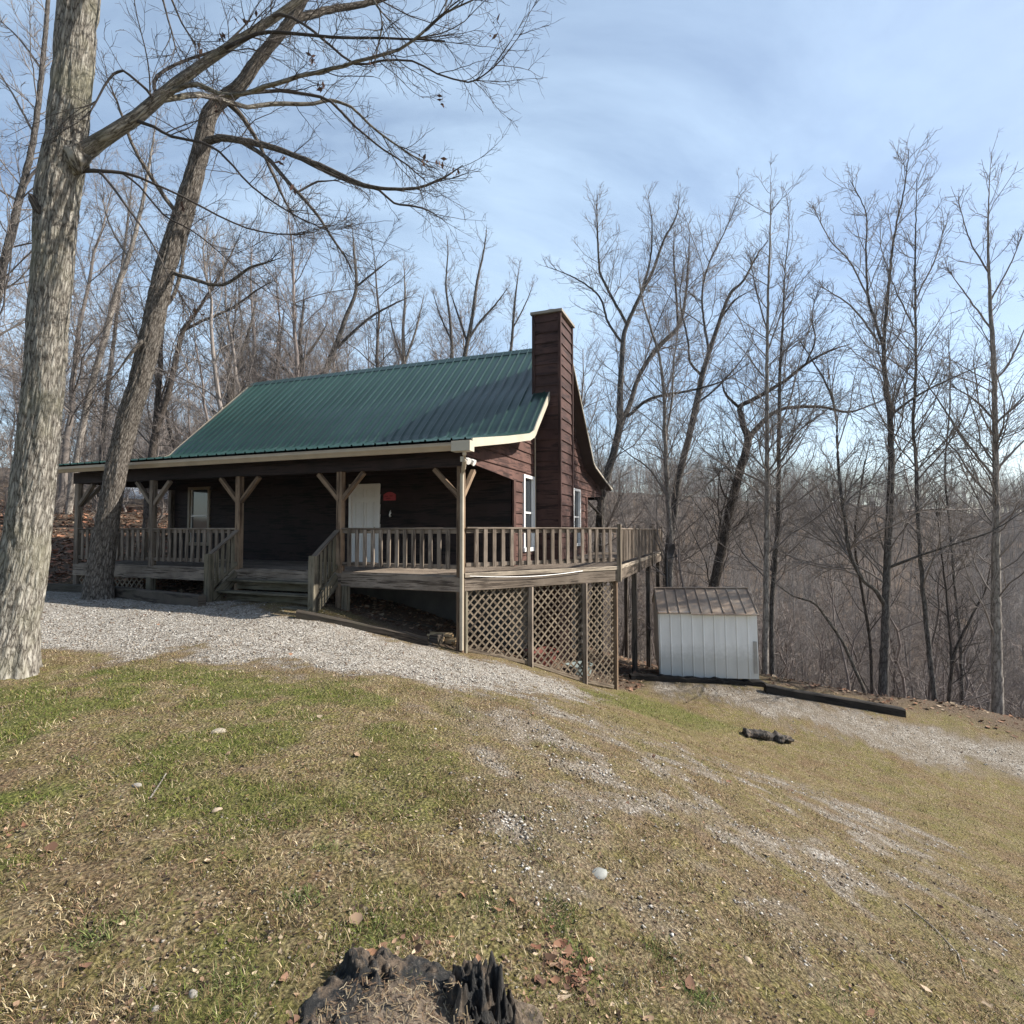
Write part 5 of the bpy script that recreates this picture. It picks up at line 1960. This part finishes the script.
# --- right hand trees, traced
RT = []
RT.append(('tall forked tree rising behind the cabin chimney with several upright leaders', 24, 'bark3', [
    [(600, 520, 11), (606, 481, 10), (615, 448, 9.5), (620, 422, 9), (620, 400, 8), (623, 343, 6), (627, 325, 5.5), (641, 294, 4.5), (652, 273, 4), (664, 240, 3), (676, 217, 2), (680, 194, 1.2)],
    [(627, 325, 4), (603, 280, 3.2), (599, 264, 2.8), (597, 217, 1.9), (597, 190, 1)],
    [(622, 343, 3.5), (608, 322, 3), (599, 296, 2.5), (575, 278, 1.8), (545, 266, 1)],
    [(621, 424, 7), (630, 404, 6.5, .4), (639, 376, 6, .6), (657, 348, 5.5, 1), (678, 327, 5, 1.3), (685, 301, 3.5, 1.4), (688, 268, 2.5, 1.5), (690, 230, 1.4, 1.6)],
    [(678, 327, 3.5, 1.3), (676, 290, 2.8, 1.1), (674, 260, 2.2, 1), (674, 226, 1.2, 1)],
    [(641, 294, 3.5), (650, 260, 2.5), (652, 225, 1.6), (648, 195, 1)],
    [(627, 417, 4.5, .4), (646, 401, 4, 0), (664, 395, 3.6, -.5), (692, 390, 3, -1), (725, 380, 2, -1.4), (750, 362, 1.2, -1.5)]]))
RT.append(('pale slender trunk rising beside the satellite dish', 19.5, 'bark_pale', [
    [(670, 592, 7), (671, 544, 6.5), (668, 497, 6), (665, 439, 5), (664, 395, 4), (659, 355, 3.2), (652, 332, 2.8), (643, 301, 2), (638, 270, 1.1)],
    [(665, 440, 3), (672, 400, 2.4), (674, 360, 1.8), (680, 320, 1)],
    [(669, 500, 2.6), (650, 470, 2), (630, 455, 1.4), (612, 440, .9)]]))
RT.append(('tall straight leaning grey tree right of the pale trunk, forking high', 23, 'bark3', [
    [(668, 560, 10), (674, 516, 9.5), (678, 481, 9), (688, 441, 8.5), (697, 400, 7.5), (702, 376, 7), (709, 353, 6), (720, 320, 5), (730, 294, 4.2), (744, 280, 3.2), (756, 257, 2.2), (768, 240, 1.2)],
    [(702, 376, 3.6), (690, 362, 3.2, -.3), (688, 341, 2.6, -.4), (680, 300, 1.8, -.5), (684, 260, 1, -.5)],
    [(709, 353, 3.5), (702, 300, 2.8, .3), (709, 264, 2.2, .4), (725, 231, 1.5, .6), (741, 194, 1, .8)],
    [(720, 320, 3), (735, 300, 2.4, -.3), (752, 290, 1.6, -.5)],
    [(694, 405, 3.2), (712, 392, 2.6, -.4), (735, 368, 2, -.7), (752, 345, 1.2, -.8)],
    [(680, 500, 3), (700, 490, 2.4, .5), (722, 470, 1.8, .9), (735, 452, 1.2, 1)]]))
RT.append(('dark crooked tree behind the shed, its trunk bent and split into two long limbs', 20, 'bark_dark', [
    [(712, 600, 14), (714, 586, 13), (721, 553, 12.5), (730, 511, 12), (739, 474, 11), (748, 441, 10), (744, 428, 8), (741, 415, 7.5), (740, 406, 6.5), (751, 401, 6), (765, 393, 5.5), (786, 380, 4.8), (806, 364, 4), (827, 352, 3), (853, 343, 1.8)],
    [(740, 408, 4.5), (731, 400, 4), (724, 391, 3), (722, 380, 1.6)],
    [(748, 443, 8), (752, 434, 7.5, .1), (760, 425, 7, .2), (768, 417, 6, .3), (786, 408, 5, .4), (822, 407, 4.2, .5), (848, 412, 3.2, .6), (871, 405, 2, .7), (890, 396, 1.2, .8)],
    [(806, 364, 3), (815, 340, 2.4), (812, 315, 1.6), (818, 290, 1)],
    [(732, 505, 3), (722, 490, 2.4, -.2), (718, 470, 1.4, -.3)]]))
RT.append(('thin very straight pale tree standing just right of the shed', 17.6, 'bark_pale', [
    [(765, 672, 9), (766, 614, 8), (767, 520, 7), (767, 440, 5.5), (767, 380, 4.6), (768, 300, 3.4), (770, 240, 2.2), (771, 182, 1)],
    [(767, 330, 2.2), (756, 290, 1.7), (750, 255, 1)], [(768, 350, 2.2), (782, 310, 1.6), (790, 270, 1)]]))
RT.append(('slim dark tree close behind the straight pale tree by the shed', 18.6, 'bark3', [
    [(772, 660, 7), (772, 605, 6.5), (778, 520, 6), (779, 427, 5), (780, 370, 4), (783, 320, 2.8), (785, 270, 1.8), (790, 225, 1)],
    [(779, 430, 3), (790, 400, 2.4), (800, 360, 1.7), (815, 310, 1)], [(779, 470, 2.6), (796, 450, 2), (812, 420, 1.2)]]))
RT.append(('sturdy dark tree behind the long timber with two leaders and a curved low limb', 17, 'bark3', [
    [(883, 694, 14), (885, 640, 12), (886, 598, 11), (889, 520, 10), (891, 469, 9), (890, 417, 8), (886, 386, 7), (884, 344, 5.5), (890, 273, 4), (894, 237, 3), (904, 190, 2), (909, 149, 1)],
    [(885, 352, 5), (875, 320, 4, .2), (868, 297, 3.5, .3), (866, 249, 2.5, .4), (866, 213, 1.7, .5), (850, 180, 1, .5)],
    [(885, 606, 6.5), (875, 590, 6, -.2), (863, 580, 5.5, -.3), (850, 554, 5, -.4), (845, 521, 4.5, -.5), (840, 484, 4, -.5), (837, 443, 3.6, -.5), (836, 415, 3, -.5), (827, 386, 2.4, -.5), (812, 360, 1.8, -.5), (799, 340, 1.2, -.5)],
    [(888, 568, 4.5), (915, 557, 3.8, -.6), (954, 544, 3, -1.2), (992, 531, 2.3, -1.8), (1028, 508, 1.5, -2.2)],
    [(890, 520, 3.5), (915, 510, 3, .4), (979, 509, 2, .8), (1010, 500, 1, 1)],
    [(891, 415, 4), (915, 397, 3.3, -.4), (946, 381, 2.6, -.8), (987, 363, 1.6, -1.2)],
    [(880, 345, 3), (855, 310, 2.4), (830, 292, 1.6), (815, 283, 1)],
    [(868, 297, 2.5), (850, 262, 2), (830, 240, 1.5), (812, 205, 1)]]))
RT.append(('slender slightly wavy tree between the two big right hand trees', 16.6, 'bark3', [
    [(936, 706, 8), (930, 660, 7.5), (924, 600, 6.8), (920, 550, 6), (917, 500, 5.5), (916, 460, 5), (913, 425, 4.6), (916, 368, 4), (915, 273, 2.8), (916, 225, 1.9), (917, 178, 1)],
    [(916, 330, 2.5), (900, 300, 2), (888, 270, 1.2)], [(915, 300, 2.5), (935, 260, 1.9), (945, 225, 1.1)]]))
RT.append(('tall right edge tree with a straight pale trunk and branches rising at regular angles', 16, 'bark_pale', [
    [(998, 720, 17), (997, 660, 15), (996, 598, 14), (996, 540, 11), (996, 495, 9.5), (995, 417, 8), (993, 350, 7), (990, 297, 5), (988, 237, 3.2), (990, 172, 1.2)],
    [(996, 480, 4), (965, 440, 3), (935, 395, 2), (915, 365, 1.2)], [(996, 470, 4), (1020, 445, 3), (1050, 420, 2)], [(995, 425, 3.6), (1015, 405, 3), (1035, 385, 2)],
    [(995, 380, 3.5), (1008, 365, 3), (1022, 335, 2), (1035, 300, 1)], [(994, 420, 3.5), (975, 400, 2.8), (950, 385, 2)], [(992, 330, 3), (970, 300, 2.2), (948, 270, 1.3)],
    [(991, 300, 3), (1010, 265, 2.2), (1022, 235, 1.2)], [(990, 275, 2.6), (970, 240, 1.9), (958, 200, 1)], [(996, 500, 3.5), (975, 480, 2.8, .3), (955, 450, 2, .6), (930, 425, 1, .8)],
    [(997, 560, 3.5), (1010, 545, 3, -.3), (1030, 520, 2.4, -.5)], [(996, 640, 3), (985, 610, 2.5, -.3), (970, 580, 1.8, -.4), (960, 550, 1, -.5)]]))
RT.append(('thin arching bent sapling leaning left above the long timber', 16.4, 'bark2', [
    [(864, 690, 5), (853, 665, 4.6), (842, 641, 4.2), (829, 622, 3.8), (815, 604, 3.2), (793, 596, 2.2), (778, 585, 1.2)]]))
RT.append(('young slanting double stemmed tree right of the sturdy dark tree', 17.5, 'bark_dark', [
    [(948, 712, 6), (953, 660, 5), (960, 640, 4.2), (975, 610, 3.2), (985, 590, 2.4), (992, 560, 1.2)], [(952, 680, 4), (950, 640, 3.4), (946, 590, 2.8), (940, 540, 2), (936, 500, 1.2)]]))
RT.append(('slim dark sapling just left of the sturdy dark tree', 18.5, 'bark_dark', [
    [(872, 690, 5), (870, 640, 4.6), (862, 590, 4), (855, 540, 3.2), (862, 480, 2.4), (870, 440, 1.2)]]))
RT.append(('slim grey tree with few twigs in the gap left of the right edge tree', 20, 'bark3', [
    [(962, 690, 5), (960, 640, 4.6), (955, 590, 4), (950, 530, 3.4), (945, 470, 2.8), (950, 400, 2.0), (948, 330, 1.1)]]))
for k, (lab, Yd, bk, limbs) in enumerate(RT):
    lean_ = traced_tree(lab, limbs, Yd, mats=(bk, 'twig_dark' if bk == 'bark_dark' else 'twig'), levels=UPL if len(limbs) > 1 else ((2.6, .3, 42, 12, .26), (4.0, .1, 38, 12, .42), (5.0, .1, 34, 13, .5)),
                        leader_up=.065, lmax=3.9, seed=20 + k, rmin=.0044, wf=.80, trunk_sides=10, thr=.04, group='bare trees along the ravine edge', dens=.95 if k not in (8,) else .8)

# --- left and behind the cabin, traced
LT = []
LT.append(('leaning bare tree cut by the left edge behind the oak', 17, 'bark3', [
    [(-12, 360, 15), (0, 281, 13), (19, 201, 11), (33, 141, 9), (42, 70, 7.5), (48, 0, 6), (52, -80, 4), (55, -150, 2)], [(20, 195, 5), (34, 172, 4), (48, 160, 3)], [(19, 201, 4.5), (0, 190, 3), (-20, 170, 2)], [(35, 135, 4), (10, 90, 3), (-10, 60, 2)], [(42, 70, 4), (20, 40, 3), (0, 20, 2)]]))
LT.append(('pale leaning trunk in the wood between the oak and the brown leaning tree', 27, 'bark_pale', [
    [(70, 500, 10), (77, 457, 9.5), (90, 391, 9), (104, 342, 8.5), (117, 290, 8), (131, 249, 6.5), (142, 205, 5), (150, 160, 3.5), (158, 110, 1.6)], [(117, 290, 4), (128, 262, 3), (133, 225, 2)], [(128, 258, 3.5), (110, 225, 2.6), (100, 190, 1.5)]]))
LT.append(('straight slim trunk just right of the pale leaning trunk in the wood', 30, 'bark3', [
    [(98, 490, 7), (101, 457, 6.5), (107, 397, 6), (115, 331, 5.2), (120, 285, 4.4), (128, 220, 3), (134, 160, 1.4)]]))
LT.append(('dark tree forked low, standing behind the roof end right of the brown leaning tree', 24, 'bark_dark', [
    [(150, 480, 12), (153, 450, 11), (157, 428, 10), (169, 391, 8.5), (178, 350, 7), (183, 331, 6.5), (191, 320, 5), (213, 287, 4), (227, 262, 3), (240, 235, 1.6)],
    [(155, 440, 8), (156, 418, 7.5), (160, 370, 7), (161, 337, 6.5), (166, 290, 5), (172, 245, 3.6), (177, 200, 2)],
    [(183, 331, 5, .2), (200, 322, 4, .3), (217, 315, 3.5, .4), (235, 306, 3, .5), (257, 290, 2.2, .6), (275, 280, 1.2, .7)]]))
LT.append(('forked grey tree rising behind the middle of the green roof', 32, 'bark3', [
    [(318, 395, 8), (327, 368, 7.5), (340, 334, 6), (346, 317, 5.5), (356, 289, 4.2), (354, 251, 3), (352, 225, 1.6)], [(337, 348, 4.5), (350, 335, 4), (371, 317, 3.2), (396, 303, 2.2), (412, 296, 1.2)], [(356, 287, 3), (377, 270, 2.2), (392, 258, 1.3)]]))
LT.append(('spreading bare tree crown just above the left part of the ridge', 33, 'bark2', [
    [(300, 400, 6), (302, 372, 5.5), (300, 340, 4.5), (303, 310, 3), (305, 285, 1.6)], [(301, 372, 4), (285, 350, 3), (272, 330, 2)], [(302, 362, 4), (318, 340, 3), (328, 322, 1.8)], [(300, 380, 3), (278, 365, 2.4), (262, 352, 1.6)]]))
LT.append(('pale fan shaped group of stems above the middle of the ridge', 36, 'bark_pale', [
    [(404, 390, 6), (404, 362, 5.5), (403, 330, 4), (405, 300, 3), (404, 262, 1.4)], [(404, 365, 3.5), (394, 335, 2.6), (388, 305, 1.6)], [(405, 362, 3.5), (416, 330, 2.6), (424, 295, 1.6)]]))
LT.append(('upright bare tree nearest the chimney above the ridge', 34, 'bark3', [
    [(464, 380, 6), (466, 350, 5.5), (472, 318, 4.5), (477, 282, 3.2), (484, 250, 2.2), (487, 224, 1.2)], [(468, 340, 3.5), (480, 322, 3), (495, 305, 2.3), (510, 285, 1.2)], [(468, 345, 3), (458, 315, 2.4), (448, 285, 1.4)]]))
LT.append(('slim upright stem left of the tree nearest the chimney', 35, 'bark3', [
    [(450, 380, 5), (452, 354, 4.5), (450, 320, 3.4), (446, 285, 2.4), (448, 250, 1.4), (446, 232, .9)], [(451, 340, 2.4), (440, 315, 1.8), (432, 290, 1)]]))
LT.append(('thin tree with sparse twigs close to the left chimney side', 38, 'bark3', [[(508, 390, 4.5), (512, 340, 3.6), (515, 300, 2.6), (520, 262, 1.2)], [(512, 330, 2), (525, 305, 1.5), (534, 282, .9)]]))
LT.append(('reddish bare tree in the wood beyond the ridge left end', 34, 'bark2', [[(225, 440, 6), (230, 400, 5), (240, 360, 4), (252, 320, 3), (258, 285, 1.6)], [(234, 385, 3), (222, 350, 2), (216, 318, 1)]]))
for k, (lab, Yd, bk, limbs) in enumerate(LT):
    traced_tree(lab, limbs, Yd, mats=(bk, 'twig_dark' if bk == 'bark_dark' else 'twig'), levels=UPL, leader_up=.06, lmax=3.9, seed=60 + k, rmin=.0052, wf=.80, trunk_sides=9, thr=.05, group='bare trees behind the cabin', dens=.8)

# --- forest tree kinds


def forest_kind(seed, H, r0, lean=.06, nb=22, t0=.35, low=False, up=.055):
    rg = np.random.default_rng(seed)
    K = 14
    z = np.linspace(0, H, K)
    dirx = rg.normal(0, lean, 2)
    x = z * dirx[0] + np.cumsum(rg.normal(0, .09, K)); y = z * dirx[1] + np.cumsum(rg.normal(0, .09, K))
    x -= x[0]; y -= y[0]
    P = np.stack([x, y, z - .4], 1)[None]
    Rd = (r0 * (1 - z / H) ** .8 + .012)[None]
    L = np.array([H])
    P1, R1, L1 = kids(P, Rd, L, nb, t0, 50, 14, .30, 7, up, .15, .011, rng=rg, lmin=.8)
    P2, R2, L2 = kids(P1, R1, L1, np.maximum(3, (L1 * (1.6 if low else 3.0)).astype(int) + 2), .12, 38, 12, .42, 5, up, .13, .0075, rng=rg, lmin=.35)
    g = Geo()
    g.add(*tubes(P, Rd, 5 if low else 8)); g.add(*tubes(P1, R1, 3 if low else 5)); g.add(*tubes(P2, R2, 3))
    if not low:
        P3, R3, L3 = kids(P2, R2, L2, np.maximum(2, (L2 * 6.0).astype(int) + 1), .1, 36, 13, .48, 4, up, .14, .0055, rng=rg, lmin=.25)
        g.add(*tubes(P3, R3, 3))
    return g


hi = []
for k in range(9):
    g = forest_kind(200 + k, 11 + 1.1 * k, .10 + .012 * k, nb=30 + 2 * k, t0=.16 + .03 * (k % 5))
    me = g.mesh('bare_tree')
    me.materials.append(M['bark3' if k % 3 else 'twig_dark'] if False else M[('twig', 'twig_dark', 'twig_red', 'twig')[k % 4]])
    hi.append(me)
sap = []
for k in range(6):
    g = forest_kind(300 + k, 3.0 + .8 * k, .022 + .004 * k, nb=16, t0=.1, lean=.15)
    me = g.mesh('sapling')
    sap.append(me)


def in_house(x, y, mgn=1.2):
    a, b = house_ab(x, y)
    return (AL - mgn < a < 3.2 + mgn * .5) and (-mgn < b < BD + mgn)


def plant(x, y, me, label, group, cat='tree', name='bare_tree', sc=1.0):
    o = link(name, me, None, None, (x, y, hz(x, y)))
    o.rotation_euler = (random.gauss(0, .07), random.gauss(0, .07), random.random() * 6.28)
    s = sc * random.uniform(.8, 1.2)
    o.scale = (s, s, s)
    tag(o, label, cat, group)
    return o


def fill(n, xr, yr, label, group, mind=1.2, cond=None, sc=1.0):
    placed = []
    tries = 0
    while len(placed) < n and tries < n * 60:
        tries += 1
        y = yr[0] + (yr[1] - yr[0]) * random.random() ** 1.1
        x = random.uniform(*xr) if not callable(xr) else xr(y)
        px = 512 + F * x / y
        if px < -90 or px > 1110 or in_house(x, y): continue
        if cond and not cond(x, y, px): continue
        if any((x - a) ** 2 + (y - b) ** 2 < mind ** 2 for a, b in placed): continue
        placed.append((x, y))
        plant(x, y, random.choice(hi), label, group, sc=sc)


def not_house_view(x, y, px):
    # keep the leaf covered bank and the far building free
    if y < 26 and px < 130: return False
    if y < 47 and 110 < px < 185: return False
    return True


fill(85, (-75, -8), (22, 62), 'bare grey forest tree in the wood behind and left of the cabin', 'forest trees behind the cabin', 1.5, not_house_view, .86)
fill(46, (-22, 7), (34, 60), 'bare forest tree behind the cabin seen over its green roof', 'forest trees beyond the roof', 1.8, lambda x, y, px: 200 < px < 590, 1.12)
fill(105, (4, 70), (23, 60), 'bare grey tree in the ravine behind the shed and lower drive', 'forest trees in the ravine', 1.4, lambda x, y, px: px > 590, .56)


# far wood and undergrowth, single masses
def merged(name, kinds, places, label, material, hmat=None):
    Vs, Qs, n = [], [], 0
    for (x, y, z, s, th, k) in places:
        V0, Q0 = kinds[k]
        c, sn_ = math.cos(th), math.sin(th)
        V = np.stack([V0[:, 0] * c - V0[:, 1] * sn_, V0[:, 0] * sn_ + V0[:, 1] * c, V0[:, 2]], 1) * s + np.array((x, y, z))
        Vs.append(V); Qs.append(Q0 + n); n += len(V)
    me = np_mesh(name, np.concatenate(Vs), [np.concatenate(Qs)], None, True)
    o = link(name, me, material)
    tag(o, label, None, None, 'stuff')


lowk = []
for k in range(6):
    g = forest_kind(400 + k, 11 + k, .085, lean=.12, nb=40, t0=.06, low=True, up=.035)
    lowk.append((np.concatenate(g.V), np.concatenate(g.Q)))
pl = []
nf = 3000
xs0 = rng.uniform(-.75, 1.05, nf * 3); ys0 = 52 + 104 * rng.random(nf * 3) ** .7
xx = xs0 * ys0; ok = np.ones(len(xx), bool)
xx, yy = xx[:nf], ys0[:nf]
zz = height(xx, yy)
for x, y, z in zip(xx, yy, zz):
    px = 512 + F * x / y
    if px < 60 and False: continue
    pl.append((x, y, z, random.uniform(.58, .88), random.random() * 6.28, random.randrange(6)))
merged('far_wood', lowk, pl, 'dense leafless wood covering the far side of the ravine and the ridge', M['twig_far'])
sk = [(np.array([v.co for v in me.vertices]), None) for me in ()]
sapk = []
for k in range(6):
    g = forest_kind(300 + k, 3.0 + .8 * k, .022 + .004 * k, nb=18, t0=.08, lean=.15, low=False, up=.05)
    sapk.append((np.concatenate(g.V), np.concatenate(g.Q)))
for nm, cnt, mt, lab, xr, yr, cond in (
        ('undergrowth', 260, 'twig_red', 'reddish leafless thicket of saplings and brush in the ravine behind the shed', (3, 34), (18.5, 44), lambda px, x, y: px > 600),
        ('undergrowth', 170, 'twig', 'grey leafless brush in the wood left of the cabin', (-50, -12), (19, 55), lambda px, x, y: -60 < px < 250 and not (y < 24 and px < 140))):
    pl = []
    while len(pl) < cnt:
        x, y = random.uniform(*xr), random.uniform(*yr)
        px = 512 + F * x / y
        if px > 1080 or in_house(x, y) or not cond(px, x, y): continue
        if x > 5 and y < 18.5 + .0 * x: continue
        pl.append((x, y, hz(x, y), random.uniform(.6, 1.15), random.random() * 6.28, random.randrange(6)))
    merged(nm, sapk, pl, lab, M[mt])
for me in sap + []:
    bpy.data.meshes.remove(me)

# ------------------------------------------------------------------ air
bmh = bmesh.new()
bmesh.ops.create_cube(bmh, size=1.0)
for v_ in bmh.verts:
    v_.co = (21.5 + v_.co.x * 593, 121.5 + v_.co.y * 433, 7 + v_.co.z * 82)
bmesh.ops.recalc_face_normals(bmh, faces=bmh.faces)
hme = bpy.data.meshes.new('haze')
bmh.to_mesh(hme)
bmh.free()
hazem = bpy.data.materials.new('pale_air')
hazem.use_nodes = True
hn = hazem.node_tree
hn.nodes.remove(hn.nodes['Principled BSDF'])
pv = hn.nodes.new('ShaderNodeVolumePrincipled')
pv.inputs['Color'].default_value = (.80, .87, .97, 1)
pv.inputs['Density'].default_value = .0002
pv.inputs['Anisotropy'].default_value = .3
hn.links.new(pv.outputs[0], hn.nodes['Material Output'].inputs['Volume'])
tag(link('haze', hme, hazem), 'thin pale winter haze over the ravine', None, None, 'stuff')

# ------------------------------------------------------------------ light and sky
SUN = np.array((1.25, .05, 1.0)); SUN = SUN / np.linalg.norm(SUN)
elev = math.asin(SUN[2])
azim = math.atan2(SUN[0], SUN[1])      # from +Y towards +X
W = bpy.data.worlds.new('World')
S.world = W
W.use_nodes = True
nt = W.node_tree
bg = nt.nodes['Background']
sky = N(nt, 'ShaderNodeTexSky', sky_type='NISHITA')
sky.sun_disc = False
sky.sun_elevation = elev
sky.sun_rotation = azim
sky.altitude = 200
sky.air_density = 1.0
sky.dust_density = 1.0
sky.ozone_density = .6
tc = N(nt, 'ShaderNodeTexCoord')
sx = N(nt, 'ShaderNodeSeparateXYZ')
nt.links.new(tc.outputs['Generated'], sx.inputs[0])
zz_ = N(nt, 'ShaderNodeMath', operation='MAXIMUM'); zz_.inputs[1].default_value = 0
nt.links.new(sx.outputs['Z'], zz_.inputs[0])
za = N(nt, 'ShaderNodeMath', operation='ADD'); za.inputs[1].default_value = .22
nt.links.new(zz_.outputs[0], za.inputs[0])
vs = N(nt, 'ShaderNodeVectorMath', operation='DIVIDE')
cb = N(nt, 'ShaderNodeCombineXYZ')
for i in range(3): nt.links.new(za.outputs[0], cb.inputs[i])
nt.links.new(tc.outputs['Generated'], vs.inputs[0]); nt.links.new(cb.outputs[0], vs.inputs[1])
mp = N(nt, 'ShaderNodeMapping')
mp.inputs['Scale'].default_value = (.55, .85, 1)
mp.inputs['Rotation'].default_value = (0, 0, .5)
mp.inputs['Location'].default_value = (3.1, 1.7, 0)
nt.links.new(vs.outputs[0], mp.inputs[0])
cl = noise(nt, mp.outputs[0], 1.25, 8, .58, .6)
cf = ramp(nt, cl, [(.40, (.03, .03, .03)), (.72, (.58, .58, .58))])
cmix = mixc(nt, cf, sky.outputs[0], (5.8, 7.4, 9.0))
nt.links.new(cmix, bg.inputs[0])
bg.inputs[1].default_value = .09
sl = bpy.data.lights.new('sun', 'SUN')
sl.energy = 5.0
sl.angle = R(.53)
sl.color = (1.0, .95, .87)
so = bpy.data.objects.new('sun', sl)
COL.objects.link(so)
so.rotation_euler = Vector(-SUN).to_track_quat('-Z', 'Y').to_euler()
so.location = (30, 0, 30)

S.view_settings.view_transform = 'Standard'
S.view_settings.look = 'None'
S.view_settings.exposure = .97
S.view_settings.gamma = 1
S.render.engine = 'CYCLES'
S.cycles.max_bounces = 6
S.cycles.diffuse_bounces = 3
S.cycles.glossy_bounces = 2
S.cycles.use_denoising = True
S.cycles.denoiser = 'OPENIMAGEDENOISE'
S.cycles.denoising_input_passes = 'RGB_ALBEDO_NORMAL'
S.cycles.denoising_prefilter = 'ACCURATE'
S.render.film_transparent = False
